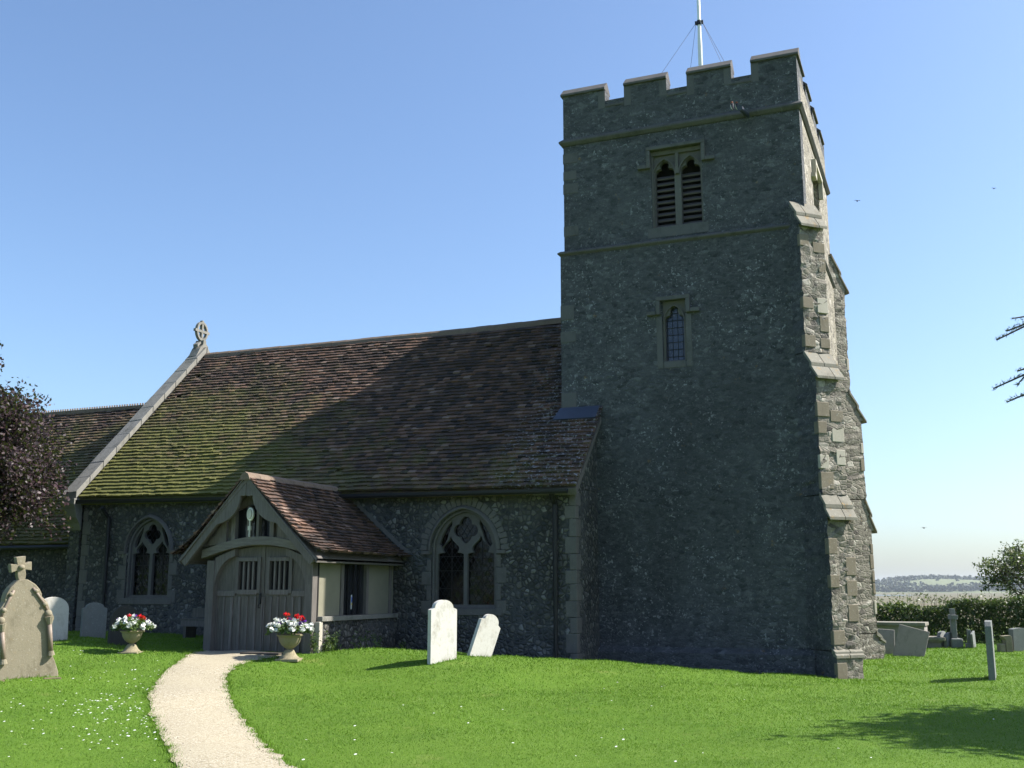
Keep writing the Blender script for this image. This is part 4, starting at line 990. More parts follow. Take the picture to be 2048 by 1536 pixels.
# gable infill with three-light opening, brackets
gz0 = 2.56
gf = MB()
tri_o = [(-13.05, 2.30), (-11.05, 2.30), (PR, PRZ - .16)]
gf.plate([[(PR - 1.18, 2.42), (PR + 1.18, 2.42), (PR, PRZ - .2)], [(PR - .44, gz0), (PR + .42, gz0), (PR + .42, gz0 + .52), (PR + .14, gz0 + .62), (PR - .16, gz0 + .62), (PR - .44, gz0 + .52)]], .02, .10, fnP)
gfo = gf.build('gable_panel', 'oak_door', church)
for x in (PR - .46, PR - .02 - .09, PR + .10, PR + .40): MB().plate([rect(x, x + .055 + (.03 if abs(x - PR) > .3 else 0), gz0 - .04, gz0 + .60)], -.05, .05, fnP).build('mullion', 'oak', gfo)
for s_ in (-1, 1):
    MB().plate([rect(PR + s_ * .62 - .05, PR + s_ * .62 + .05, gz0 - .1, gz0 + .42)], -.05, .04, fnP).build('stud', 'oak', gfo)
    pts = [(PR + s_ * .67, gz0 - .1), (PR + s_ * .67, gz0 + .3), (PR + s_ * .78, gz0 + .16), (PR + s_ * .80, gz0 + .08), (PR + s_ * .92, gz0 + .02), (PR + s_ * .98, gz0 - .12)]
    MB().plate([pts], -.05, .03, fnP).build('bracket', 'oak', gfo)
MB().plate([rect(PR - .44, PR + .42, gz0, gz0 + .62)], .12, .13, fnP).build('glass', 'porch_glass', gfo)
# doors
DX0, DX1, DZ0 = PX0 + .172, PX1 - .172, .47
dmid = (DX0 + DX1) / 2 + .05
def archz(x): return 2.19 + .24 * math.sin(math.pi * (x - PX0 + .1) / (PX1 - PX0 + .2))
for (x0, x1) in ((DX0, dmid - .006), (dmid + .006, DX1)):
    ox0, ox1 = (x1 - .56, x1 - .14) if x0 == DX0 else (x0 + .12, x0 + .54)
    rr = [(x0, DZ0), (x1, DZ0)] + [(x, archz(x) - .01) for x in np.linspace(x1, x0, 9)]
    lf = MB().plate([rr, rect(ox0, ox1, 1.62, 2.14)], .11, .15, fnP).build('door', 'oak_door', church)
    fr = MB().plate([rect(ox0 - .07, ox0 - .002, 1.55, 2.22)], .07, .108, fnP).plate([rect(ox1 + .002, ox1 + .07, 1.55, 2.22)], .07, .108, fnP).plate([rect(ox0 - .001, ox1 + .001, 1.53, 1.618)], .065, .108, fnP).plate([rect(ox0 - .001, ox1 + .001, 2.142, 2.21)], .065, .108, fnP)
    fr.plate([rect(x0 + .001, ox0 - .072, 1.50, 1.60)], .08, .109, fnP) if ox0 - x0 > .2 else None
    fr.plate([rect(ox1 + .072, x1 - .001, 1.50, 1.60)], .08, .109, fnP) if x1 - ox1 > .2 else None
    for k in range(1, 4): xx = ox0 + (ox1 - ox0) * k / 4; fr.plate([rect(xx - .018, xx + .018, 1.62, 2.14)], .08, .13, fnP)
    fr.build('frame', 'oak', lf, bevel=.004)
    st = MB(); nb = 6
    for k in range(nb + 1):
        xx = x0 + (x1 - x0) * k / nb; wd = .03 if k in (0, nb) else random.choice((.016, .026))
        xa, xb = max(x0 + .001, xx - wd), min(x1 - .001, xx + wd); top = 1.49
        st.plate([rect(xa, xb, DZ0 + .04, top)], .085, .1085, fnP)
    st.build('cover_strip', 'oak', lf, bevel=.003)
    if x0 == DX0: MB().box(x0 + (x1 - x0) - .07, x1 - .03, PY + .05, PY + .08, 1.36, 1.55).tube([(x1 - .05, PY + .045, 1.36), (x1 - .05, PY + .02, 1.33), (x1 - .05, PY + .03, 1.29), (x1 - .05, PY + .06, 1.29)], .012, 6).build('handle', 'iron', lf)
MB().box(PX0, PX1, PY + .16, PY + .20, .4, 2.35).build('porch_interior', 'dark', church)
MB().box(PX0 + .1, PX1 - .1, PY - .12, PY + .15, .3, DZ0 - .015).build('threshold', 'coping', church, bevel=.01)

# ------------------------------------------------------------------ things on and around the church
lp = A(498, 1028, PY - .12)
lampo = thing('wall_lamp', 'oval white bulkhead lamp on the porch gable window', 'lamp', (lp[0], PY - .05, lp[1]))
ovl = [(lp[0] + .075 * math.cos(t), lp[1] + .125 * math.sin(t)) for t in np.linspace(0, 2 * math.pi, 25)[:-1]]; ovs = [(lp[0] + .052 * math.cos(t), lp[1] + .09 * math.sin(t)) for t in np.linspace(0, 2 * math.pi, 25)[:-1]]
MB().plate([ovl], -.09, -.05, fnP).build('lamp_body', 'white_paint', lampo, bevel=.01); MB().plate([ovs], -.12, -.092, fnP).build('lamp_cover', 'cream_lamp', lampo, bevel=.012)
MB().box(lp[0] - .012, lp[0] + .012, PY - .09, PY - .06, lp[1] - .42, lp[1] - .12).box(lp[0] - .03, lp[0] + .03, PY - .10, PY - .055, lp[1] - .30, lp[1] - .22).build('conduit', 'cream_lamp', lampo)

# flagpole
px_, py_ = -4.80, 24.0
fp = thing('flagpole', 'tall white flagpole on the tower roof held by wire stays', 'flagpole', (px_, py_, 11.6))
MB().tube([(px_, py_, 11.6), (px_, py_, 14.8), (px_ , py_, 15.2), (px_, py_, 19.2)], [.055, .055, .042, .03], 12).build('pole', 'white_paint', fp, smooth=True)
MB().tube([(px_, py_, 15.30), (px_, py_, 15.42)], .058, 10).box(px_ - .1, px_ - .06, py_ - .03, py_ + .03, 15.33, 15.41).box(px_ + .06, px_ + .1, py_ - .03, py_ + .03, 15.33, 15.41).build('collar', 'iron', fp)
for (a, b) in ((-6.25, 22.2), (-3.4, 22.2), (-6.0, 26.2), (-3.5, 26.2)):
    MB().tube([(px_ + (.08 if a > px_ else -.08), py_, 15.37), (a, b, 12.1)], .0045, 5).build('stay_wire', 'iron', fp)
MB().tube([(px_ + .06, py_ - .05, 12.6), (px_ + .05, py_ - .05, 19.0)], .005, 4).build('halyard', 'white_paint', fp)
MB().ball((px_, py_, 19.25), .07).build('finial', 'white_paint', fp, smooth=True)

# swallows
def bird(px, py, Y, label, perched, s=1.0):
    p = ony(px, py, Y)
    t = thing('swallow', label, 'bird', p, (0, 0, R(200 if perched else 30)))
    if not perched: t.scale = (.5, .5, .5)
    if perched:
        MB().tube([(0, .03, -.07), (0, .01, -.02), (0, 0, .03), (0, -.01, .07), (0, -.02, .09)], [.008, .032, .038, .028, .01], 10).build('body', 'bird_white', t, local=True, smooth=True)
        MB().ball((0, -.02, .105), .028).tube([(0, -.04, .105), (0, -.065, .1)], [.008, .002], 6).build('head', 'bird_red', t, local=True, smooth=True)
        MB().add([(-.034, .02, .06), (-.02, .045, .06), (-.01, .09, -.1), (-.03, .05, -.02), (.034, .02, .06), (.02, .045, .06), (.01, .09, -.1), (.03, .05, -.02), (0, .05, .07)], [(0, 1, 2, 3), (4, 7, 6, 5), (1, 8, 5, 6, 2)]).build('wings', 'bird_dark', t, local=True)
    else:
        MB().tube([(0, -.09, 0), (0, -.05, 0), (0, 0, 0), (0, .06, 0), (0, .12, 0)], [.008, .03, .035, .022, .006], 8).build('body', 'bird_dark', t, local=True, smooth=True)
        MB().add([(0, -.04, .01), (.1, -.03, .05), (.22, .05, .03), (.1, .03, .04), (0, .03, .01), (-.1, -.03, .05), (-.22, .05, .03), (-.1, .03, .04), (0, -.0, -.008)], [(0, 1, 2, 3, 4), (4, 7, 6, 5, 0), (0, 8, 1), (0, 5, 8)]).build('wings', 'bird_dark', t, local=True)
        MB().add([(0, .1, 0), (.03, .2, 0), (0, .15, .006), (-.03, .2, 0)], [(0, 1, 2), (0, 2, 3)]).build('tail', 'bird_dark', t, local=True)
bird(1474, 214, TY0 - .55, 'white breasted swallow perched on the end of the rain spout', True)
bird(1464.5, 214, TY0 - .60, 'slimmer swallow perched left of its neighbour above the tower string course', True)
bird(1715, 402, 30, 'small dark swallow flying just right of the tower belfry', False)
bird(1988, 377, 40, 'tiny dark swallow flying highest at the right edge of sky', False)
bird(1848, 1056, 32, 'tiny dark swallow flying low over the distant hill', False)

# bench in the shade by the nave wall
bn = thing('bench', 'dark wooden bench in shadow against the flint wall left of the porch', 'bench', (-14.6, 19.2, .5))
bz = gh(-14.6, 19.2)
for k in range(3): MB().box(-15.5, -13.6, 18.98 + k * .13, 19.09 + k * .13, bz + .36, bz + .40).build('seat_slat', 'oak_door', bn)
MB().box(-15.45, -13.65, 18.97, 19.0, bz + .24, bz + .355).build('front_rail', 'oak', bn)
for x in (-15.4, -13.75): MB().box(x, x + .07, 19.0, 19.34, bz - .05, bz + .355).build('leg', 'oak_door', bn)
MB().box(-15.5, -13.6, 19.40, 19.43, bz + .42, bz + .62).build('backrest', 'oak_door', bn)
# door mat / grating
mp = gp(523, 1310); mo = MB()
for k in range(9): mo.box(mp[0] - .35 + k * .08, mp[0] - .29 + k * .08, mp[1] - .12, mp[1] + .12, mp[2] + .015, mp[2] + .04)
mo.box(mp[0] - .36, mp[0] + .42, mp[1] - .13, mp[1] - .1, mp[2] + .012, mp[2] + .045).box(mp[0] - .36, mp[0] + .42, mp[1] + .1, mp[1] + .13, mp[2] + .012, mp[2] + .045)
tag(mo.build('boot_scraper', 'mat_rubber', loc=tuple(mp)), 'flat dark boot grating on the gravel before the porch doors', 'boot scraper')

# ------------------------------------------------------------------ urns of flowers
def urn(px, py, s, label, flabel, seed):
    P = gp(px, py); t = thing('garden_urn', label, 'urn', (P[0], P[1], P[2] - .02), (0, 0, R(20)), 'stone urns flanking the path')
    b = MB().box(-.20, .20, -.20, .20, 0, .05).lathe([(.19, .05), (.17, .07), (.13, .11), (.10, .16), (.085, .19), (.07, .205)], 24)
    b.v = [(x * s * .95, y * s * .95, z * s * .9) for x, y, z in b.v]; b.build('foot', 'urn', t, local=True, bevel=.008)
    bw_ = MB(); prof = [(.055, .20), (.06, .225), (.10, .245), (.16, .29), (.20, .35), (.22, .41), (.235, .44), (.27, .455), (.28, .475), (.25, .485), (.2, .47)]
    n = 48; o = 0
    for i, (r, z) in enumerate(prof):
        for k in range(n):
            th_ = 2 * math.pi * k / n; rr = r * (1 + (.06 * abs(math.sin(th_ * 9)) if 2 <= i <= 5 else 0)); bw_.v.append((rr * math.cos(th_) * s * .8, rr * math.sin(th_) * s * .8, z * s * .9))
    for i in range(len(prof) - 1):
        for k in range(n): k2 = (k + 1) % n; bw_.f.append((i * n + k, i * n + k2, (i + 1) * n + k2, (i + 1) * n + k))
    bw_.f.append(tuple((len(prof) - 1) * n + k for k in range(n)))
    bw_.build('bowl', 'urn', t, local=True, smooth=True)
    rs = np.random.default_rng(seed)
    fl = thing('flower_display', flabel, 'flowers', (P[0], P[1], P[2] + .43 * s), (0, 0, 0), 'flower displays in the urns')
    th_ = rs.random(150) * 2 * math.pi; rr = np.sqrt(rs.random(150)) * .36; cen = np.stack([rr * np.cos(th_) * s, rr * np.sin(th_) * s, (.15 * (1 - (rr / .36) ** 2) + rs.random(150) * .06) * s], 1)
    V, Fq = leaves(cen, .03 * s, .05, 9); V = V + np.array(fl.location); arr_mesh('foliage', V, Fq, 'weed', fl)
    # white blooms: each a cluster of petals
    def blooms(n, rmax, zadd, size, mat, name, pet=7, zfac=.13):
        th_ = rs.random(n) * 2 * math.pi; rr = np.sqrt(rs.random(n)) * rmax
        c = np.stack([rr * np.cos(th_) * s, rr * np.sin(th_) * s, (zfac * (1 - (rr / .38) ** 2) + zadd + rs.random(n) ** 2 * .08) * s], 1)
        V, Fq = leaves(c, size * s, size * .55 * s, pet, .95); V = V + np.array(fl.location); arr_mesh(name, V, Fq, mat, fl)
    blooms(70, .40, .055, .036, 'petal_white', 'white_blooms', 8)
    blooms(14, .3, .06, .028, 'petal_purple', 'purple_blooms', 6); blooms(8, .33, .05, .02, 'petal_yellow', 'yellow_blooms', 6)
    return t, fl, P, s, rs
def red_heads(fl, pts, P, s):
    st = MB()
    for (x, y, z) in pts:
        c = rng.normal(size=(16, 3)); c /= np.linalg.norm(c, axis=1)[:, None]; c = c * .035 * s + np.array([x, y, z]) * s
        V, Fq = leaves(c, .02 * s, .01, 4, .9); arr_mesh('red_bloom', V + np.array(fl.location), Fq, 'petal_red', fl)
        st.tube([(fl.location.x + x * s, fl.location.y + y * s, fl.location.z), (fl.location.x + x * s, fl.location.y + y * s, fl.location.z + z * s)], .006, 5)
    st.build('stem', 'weed', fl)
u1 = urn(262, 1306, .92, 'mossy stone urn on the lawn left of the path', 'white petunias and red geraniums in the urn left of the path', 5)
red_heads(u1[1], [(-.10, 0, .24), (.14, .02, .23), (.19, .05, .21)], u1[2], .92)
u2 = urn(578, 1320, 1.03, 'fluted stone urn right of the path beside the porch post', 'white petunias and red geraniums in the urn beside the porch post', 6)
red_heads(u2[1], [(-.08, 0, .30), (.13, 0, .27), (.20, .03, .25), (.0, -.04, .22)], u2[2], 1.03)

# ------------------------------------------------------------------ gravestones
def round_top(w_, h, cap=.5, sh=0):
    """outline with segmental head; cap = rise of head; sh = shoulder inset"""
    hw = w_ / 2; out = [(-hw, -.25), (hw, -.25)]
    if sh: out += [(hw, h - cap * 1.0), (hw - sh * .3, h - cap * .93), (hw - sh, h - cap * .80)]; a = hw - sh; z0 = h - cap * .8; rise = cap * .8
    else: a = hw; z0 = h - cap; rise = cap
    n = 16
    out += [(a * math.cos(math.pi * k / n), z0 + rise * math.sin(math.pi * k / n)) for k in range(n + 1)]
    if sh: out += [(-(hw - sh * .3), h - cap * .93), (-hw, h - cap * 1.0)]
    return out
fl0 = lambda u, w_, d: (u, d, w_)
def headstone(px, py, poly, th_, face, mat, label, tilt=(0, 0), group='gravestones', name='headstone', P=None, bevel=.012):
    P = gp(px, py) if P is None else P
    o = MB().plate([poly], -th_ / 2, th_ / 2, fl0).build(name, mat, local=True, bevel=bevel)
    o.location = tuple(float(c) for c in P); o.rotation_euler = (R(tilt[0]), R(tilt[1]), R(face))
    tag(o, label, 'gravestone', group); return o
# large leaning carved stone with a cross, far left
P = gp(50, 1354)
hs = thing('headstone', 'ornate brown headstone topped by a stone cross, leaning at the left edge', 'gravestone', (P[0], P[1], P[2]), (R(2), R(-8), R(66)), 'gravestones')
hs.scale = (1.08, 1.0, 1.06)
half = [(.40, -.2), (.40, .0), (.36, .16), (.31, .30), (.31, .62), (.345, .64), (.36, .70), (.37, .77), (.33, .84), (.325, .88), (.30, .95), (.255, 1.01), (.235, 1.03), (.235, 1.07), (.21, 1.14), (.16, 1.21), (.10, 1.26), (.06, 1.29)]
poly = half + [(-x, z) for x, z in reversed(half)]
MB().plate([poly], -.09, .09, fl0).build('slab', 'brown_stone', hs, local=True, bevel=.012)
cr_ = [(.04, 1.28), (.055, 1.36), (.05, 1.42), (.13, 1.40), (.135, 1.52), (.05, 1.50), (.062, 1.60), (-.062, 1.60), (-.05, 1.50), (-.135, 1.52), (-.13, 1.40), (-.05, 1.42), (-.055, 1.36), (-.04, 1.28)]
MB().plate([cr_], -.055, .055, fl0).build('cross', 'brown_stone', hs, local=True, bevel=.008)
MB().ball((0, -.05, 1.46), .045, .8).build('boss', 'brown_stone', hs, local=True, smooth=True)
for s_ in (-1, 1):
    MB().tube([(s_ * .30, -.13, .30), (s_ * .30, -.13, .66)], .03, 10).build('colonnette', 'brick', hs, local=True, smooth=True)
    MB().tube([(s_ * .30, -.13, .24), (s_ * .30, -.13, .30)], [.05, .035], 10).build('column_base', 'brown_stone', hs, local=True); MB().tube([(s_ * .30, -.13, .66), (s_ * .30, -.13, .72), (s_ * .30, -.13, .76)], [.035, .05, .06], 10).build('capital', 'brown_stone', hs, local=True)
    kn = MB()
    for (x, z, r) in ((.30, .80, .05), (.26, .93, .035), (.16, 1.12, .03), (.33, .72, .04)): kn.ball((s_ * x, -.10, z), r)
    kn.build('foliage_knob', 'brown_stone', hs, local=True, smooth=True)
    MB().tube([(s_ * .29, -.09, .84), (s_ * .26, -.10, .93), (s_ * .20, -.10, 1.03), (s_ * .12, -.10, 1.17)], .018, 8).build('roll_moulding', 'brick', hs, local=True, smooth=True)
a_, b_ = gp(-30, 1366), gp(122, 1357)
kb = MB(); dvec = Vector(b_) - Vector(a_); ang = math.atan2(dvec.y, dvec.x); mt = Matrix.Translation(Vector(a_)) @ Matrix.Rotation(ang, 4, 'Z')
for k in range(4): kb.box(dvec.length * k / 4 + .004, dvec.length * (k + 1) / 4 - .004, -.045, .045, -.1, .022 + random.uniform(-.012, .01), mt)
tag(kb.build('grave_kerb', 'mossy_stone', loc=tuple(a_), bevel=.012), 'low mossy stone kerb in the grass before the ornate cross headstone', 'grave kerb')
headstone(102, 1283, round_top(.60, .84, .24), .08, 66, 'white_stone', 'white round topped headstone, half in shadow, behind the ornate cross stone', (0, -2))
headstone(185, 1276, round_top(.50, .72, .12, .07), .08, 62, 'grey_stone', 'grey shouldered headstone in full shade under the left downpipe', (0, 0))
headstone(243, 1291, round_top(.52, .74, .26), .09, 60, 'dark_stone', 'dark round topped headstone in shade behind the left flower urn', (0, 3))
headstone(884, 1322, round_top(.56, .99, .16, .08), .085, 66, 'white_stone', 'tall upright white headstone standing left of a leaning one', (0, 0))
_p = ony(958, 1310, 17.35)
headstone(956, 1311, round_top(.47, .76, .16, .07), .08, 64, 'white_stone', 'smaller white headstone leaning to the right before the nave window', (2, 22), P=np.array([_p[0], 17.35, gh(_p[0], 17.35)]))
headstone(1985.5, 1357, [(-.36, -.25), (.36, -.25), (.36, .94), (.28, 1.03), (-.28, 1.03), (-.36, .94)], .115, 87, 'grey_stone', 'nearest right hand headstone, seen edge on like a post on the lawn', (0, -.8))
def far_at(px, py): return gp(px, py)
headstone(1817, 1313, rect(-.36, .36, -.2, .72), .1, 2, 'slab', 'grey rectangular slab leaning against the chest tomb, nearer one', (-12, 15), 'tomb slabs', 'tomb_slab')
headstone(1757, 1310, rect(-.40, .40, -.2, .66), .1, 12, 'slab', 'darker slab leaning beside the tower buttress, left of the other slab', (-12, 4), 'tomb slabs', 'tomb_slab')
# chest tomb
P = gp(1800, 1300); ct = thing('chest_tomb', 'long low chest tomb with a flat lid behind two leaning slabs', 'tomb', (P[0], P[1] + 1.2, P[2] + .16), (0, 0, R(-4)))
MB().box(-1.1, .62, -.42, .42, -.3, .46).build('chest', 'slab', ct, local=True, bevel=.01)
MB().box(-1.2, .72, -.5, .5, .462, .56).build('lid', 'weathering', ct, local=True, bevel=.015)
for x in (-1.12, .6): MB().box(x - .05, x + .08, -.445, .445, -.3, .458).build('corner_pier', 'slab', ct, local=True, bevel=.01)
P = gp(1868, 1295); lt = thing('ledger_tomb', 'small table tomb with moulded lid beyond the chest tomb', 'tomb', P, (0, 0, R(-3)))
MB().box(-.42, .22, -.35, .35, -.1, .16).build('chest', 'slab', lt, local=True, bevel=.01); MB().box(-.46, .26, -.4, .4, .162, .2).build('moulding', 'slab', lt, local=True, bevel=.01); MB().box(-.56, .34, -.46, .46, .202, .30).build('lid', 'weathering', lt, local=True, bevel=.02)
headstone(1888, 1294, round_top(.5, .44, .1, .06), .1, 70, 'grey_stone', 'narrow pale gravestone just right of the table tomb, tilted back', (-5, -3))
headstone(1901, 1294, round_top(.5, .40, .14), .1, 62, 'grey_stone', 'short rounded gravestone standing left of the tall cross shaft', (0, -3))
P = gp(1911, 1294); cs = thing('cross_shaft', 'tall slender grey stone shaft on a square base before the hedge', 'memorial', P, (0, 0, R(12)))
MB().box(-.14, .18, -.2, .2, -.1, .24).build('base', 'grey_stone', cs, local=True, bevel=.04)
MB().box(-.085, .055, -.09, .09, .242, .75).build('shaft', 'grey_stone', cs, local=True, bevel=.015); MB().box(-.10, .07, -.22, .22, .752, .88).build('cross_arm', 'grey_stone', cs, local=True, bevel=.01); MB().box(-.075, .045, -.08, .08, .882, 1.05).build('shaft_head', 'grey_stone', cs, local=True, bevel=.01)
P = gp(1940, 1295); c2 = thing('cross_shaft', 'small grey stone cross stub on a square plinth before the dark hedge', 'memorial', P, (0, 0, R(10)))
MB().box(-.10, .10, -.12, .12, -.1, .11).build('base', 'grey_stone', c2, local=True, bevel=.01); MB().box(-.05, .05, -.05, .05, .112, .48).build('shaft', 'grey_stone', c2, local=True, bevel=.01)
headstone(1948, 1295, rect(-.2, .2, -.2, .42), .06, 80, 'grey_stone', 'dark thin gravestone leaning against the small stone cross stub', (0, -12))
P = gp(2013, 1303); bk = thing('broken_headstone', 'broken stepped headstone stump with fallen pieces beyond the edge on stone', 'gravestone', P, (0, 0, R(20)))
MB().plate([[(-.05, -.1), (.14, -.1), (.12, .38), (.10, .42), (-.12, .40), (-.08, .33), (-.04, .30)]], -.12, .12, fl0).build('stump', 'brown_stone', bk, local=True, bevel=.012); MB().box(-.2, -.06, -.12, .12, -.1, .2).build('block', 'brown_stone', bk, local=True, bevel=.02)
headstone(2045, 1302, round_top(.62, .60, .06), .2, 32, 'grey_stone', 'thick pale grey headstone at the right edge of the churchyard', (0, 2))

# ------------------------------------------------------------------ planting
def limb_tree(base, height, trunk_r, crown_c, crown_r, n_limbs, seed, upbias=.5):
    """trunk + limbs tubes; returns MB, end points"""
    rs = random.Random(seed); mb = MB(); ends = []
    b = Vector(base); c = Vector(crown_c)
    top = c + Vector((0, 0, crown_r[2] * .55)); pts = [b, b.lerp(top, .3) + Vector((rs.uniform(-.1, .1), rs.uniform(-.1, .1), 0)), b.lerp(top, .65) + Vector((rs.uniform(-.15, .15), rs.uniform(-.15, .15), 0)), top]
    mb.tube(pts, [trunk_r, trunk_r * .75, trunk_r * .45, trunk_r * .1], 9)
    for k in range(n_limbs):
        t = rs.uniform(.25, .95); s0 = b.lerp(top, t)
        th_ = k * 2.4 + rs.uniform(-.4, .4); ph = rs.uniform(-.35, .9)
        d_ = Vector((math.cos(th_) * math.cos(ph), math.sin(th_) * math.cos(ph), math.sin(ph)))
        tip = c + Vector((d_.x * crown_r[0], d_.y * crown_r[1], d_.z * crown_r[2])) * rs.uniform(.75, 1.02)
        mid = s0.lerp(tip, .5) + Vector((0, 0, rs.uniform(0, .25)))
        mb.tube([s0, mid, tip], [trunk_r * .32, trunk_r * .18, .012], 6); ends += [mid.lerp(tip, q_) for q_ in (.2, .6, 1.0)]
        for j in range(3):
            s1 = mid.lerp(tip, rs.uniform(.1, .8)); t1 = s1 + Vector((rs.gauss(0, 1), rs.gauss(0, 1), rs.gauss(.2, .8))).normalized() * crown_r[0] * rs.uniform(.25, .5)
            mb.tube([s1, s1.lerp(t1, .5) + Vector((0, 0, .05)), t1], [trunk_r * .1, .014, .006], 5); ends += [s1.lerp(t1, .6), t1]
    return mb, ends
def broadleaf(name, label, base, crown_c, crown_r, mat, size, per, spread, n_limbs, seed, trunk_r=.14, group=None, thin=1.0):
    t = thing(name, label, 'tree', base, group=group)
    mb, ends = limb_tree(base, 0, trunk_r, crown_c, crown_r, n_limbs, seed)
    mb.build('trunk', 'bark', t, smooth=True)
    E_ = np.array([tuple(p) for p in ends])
    V, Fq = leaves(E_, size, spread, per, .62); arr_mesh('crown', V, Fq, mat, t); return t
mb_ = plan(-12.95, 23.2); mz = gh(mb_[0], mb_[1])
broadleaf('maple_tree', 'dark purple leaved tree at the left edge before the chancel', (mb_[0], mb_[1], mz), (mb_[0], mb_[1], 4.1), (2.7, 2.7, 2.6), 'maple', .044, 120, .42, 105, 21, .16)

# hedge along the far boundary
hg = thing('hedge', 'long dark green mixed hedge along the far side of the churchyard', 'hedge', (2, 36.3, 0))
n = 14000; hx = rng.uniform(-9, 16, n); top = 1.18 + .10 * np.sin(hx * 1.3) + .07 * np.sin(hx * 3.7 + 1) + .12 * np.clip((hx - 1) / 3, 0, 1.5)
hzz = rng.random(n) ** .75 * top; hy = 36.3 + rng.choice([-1, 1], n) * (.55 - .25 * (hzz / top) ** 3) * rng.uniform(.55, 1.05, n)
V, Fq = leaves(np.stack([hx, hy, hzz + hgt(hx, hy)], 1), .045, .12, 6, .6); arr_mesh('foliage', V, Fq, 'hedge', hg)
nw = 500; wx = rng.uniform(-9, 16, nw); sh_ = MB()
for x in wx:
    y = 36.3 + random.uniform(-.3, .3); z0 = gh(x, y); hh = 1.15 + random.uniform(-.1, .35)
    sh_.tube([(x, y, z0), (x + random.uniform(-.1, .1), y + random.uniform(-.1, .1), z0 + hh)], [.012, .004], 4)
sh_.build('stems', 'bark', hg)
# tall stalks fringing the top of the hedge
ft = np.stack([rng.uniform(-9, 16, 900), rng.normal(36.3, .25, 900), 1.2 + rng.random(900) * .25], 1); V, Fq = leaves(ft, .05, .07, 3, .3); arr_mesh('shoots', V, Fq, 'bush', hg)

tb_ = plan(17.6, 36.6); tz = gh(tb_[0], tb_[1])
broadleaf('hawthorn_tree', 'loose twiggy green tree rising from the hedge at the right edge', (tb_[0], tb_[1], tz), (tb_[0], tb_[1], 2.0), (1.55, 1.5, 1.4), 'bush', .045, 16, .2, 46, 5, .08)
tb_ = plan(19.6, 35.6); tz = gh(tb_[0], tb_[1])
broadleaf('holly_tree', 'dark dense evergreen bush beside the hedge beyond the right edge', (tb_[0], tb_[1], tz), (tb_[0], tb_[1], 1.2), (1.5, 1.3, 1.3), 'hedge', .05, 60, .3, 40, 9, .09)

# larch: only its outer boughs reach into the picture
lb = plan(5.75, 7.2); lz = gh(lb[0], lb[1])
la_t = thing('larch_tree', 'larch whose bare drooping bough tips reach in from the right edge', 'tree', (lb[0], lb[1], lz))
tr = MB().tube([(lb[0], lb[1], lz - .1), (lb[0] + .05, lb[1], 3), (lb[0], lb[1] + .05, 6), (lb[0], lb[1], 9)], [.16, .12, .07, .015], 9); br = MB(); nd = []
def bough(a, tip, r0=.022):
    a = Vector(a); tip = Vector(tip); mid = a.lerp(tip, .5) + Vector((0, 0, .22)); pts = [a, mid, tip]
    P5 = [a.lerp(mid, t).lerp(mid.lerp(tip, t), t) for t in np.linspace(0, 1, 9)]
    br.tube(P5, list(np.linspace(r0, .005, 9)), 6)
    L = (tip - a).length
    for t in np.linspace(.25, 1, int(L / .035)):
        p = a.lerp(mid, t).lerp(mid.lerp(tip, t), t); nd.append((p.x, p.y, p.z + .006))
    return P5
def side(P5, t, ln, dirv):
    p = P5[t]; d_ = Vector(dirv).normalized() * ln; e_ = p + d_; br.tube([p, p.lerp(e_, .5) + Vector((0, 0, .02)), e_], [.008, .006, .004], 5)
    for q_ in np.linspace(.2, 1, int(ln / .03)): s_ = p.lerp(e_, q_); nd.append((s_.x, s_.y, s_.z))
left = Vector(tuple(-rt))
def tip_at(px, py, D): d_ = ray(px, py); return Vector(tuple(CAM + d_ * (D / (d_ @ fw))))
for (px, py, D, dz) in ((1993, 680, 7.4, .75), (2014, 662, 7.0, .6), (1987, 777, 7.2, .7), (2014, 804, 7.5, .55), (2035, 742, 7.0, .3)):
    tp = tip_at(px, py, D); P5 = bough((lb[0], lb[1], tp.z + dz), tp)
    for t in (4, 5, 6, 7): side(P5, t, random.uniform(.1, .22), left + Vector((random.uniform(-.3, .3), random.uniform(-.6, .6), random.uniform(-.9, .5))))
for k in range(60):
    z = 2.6 + k * .105; th_ = k * 2.4; L = 2.3 * (1 - (z - 2.6) / 7)
    dx, dy = math.cos(th_), math.sin(th_)
    if (Vector((dx, dy, 0)).dot(left) > .25): L *= .55
    P5 = bough((lb[0], lb[1], z), (lb[0] + dx * L, lb[1] + dy * L, z - .45), .02)
    for t in (3, 5, 6, 7): side(P5, t, .25, (dx + random.uniform(-.8, .8), dy + random.uniform(-.8, .8), -.2))
tr.build('trunk', 'bark', la_t, smooth=True); br.build('boughs', 'bark', la_t)
V, Fq = leaves(np.array(nd), .018, .014, 6, .14); arr_mesh('needles', V, Fq, 'needles', la_t)
# spreading tree off to the right: its shade lies on the lawn
sb = plan(12.7, 12.9); sz = gh(sb[0], sb[1])
broadleaf('yew_tree', 'broad dark tree beside the lawn on the right casting the dappled shade', (sb[0], sb[1], sz), (sb[0], sb[1], 4.4), (2.8, 2.5, 2.9), 'hedge', .075, 46, .42, 95, 33, .22)

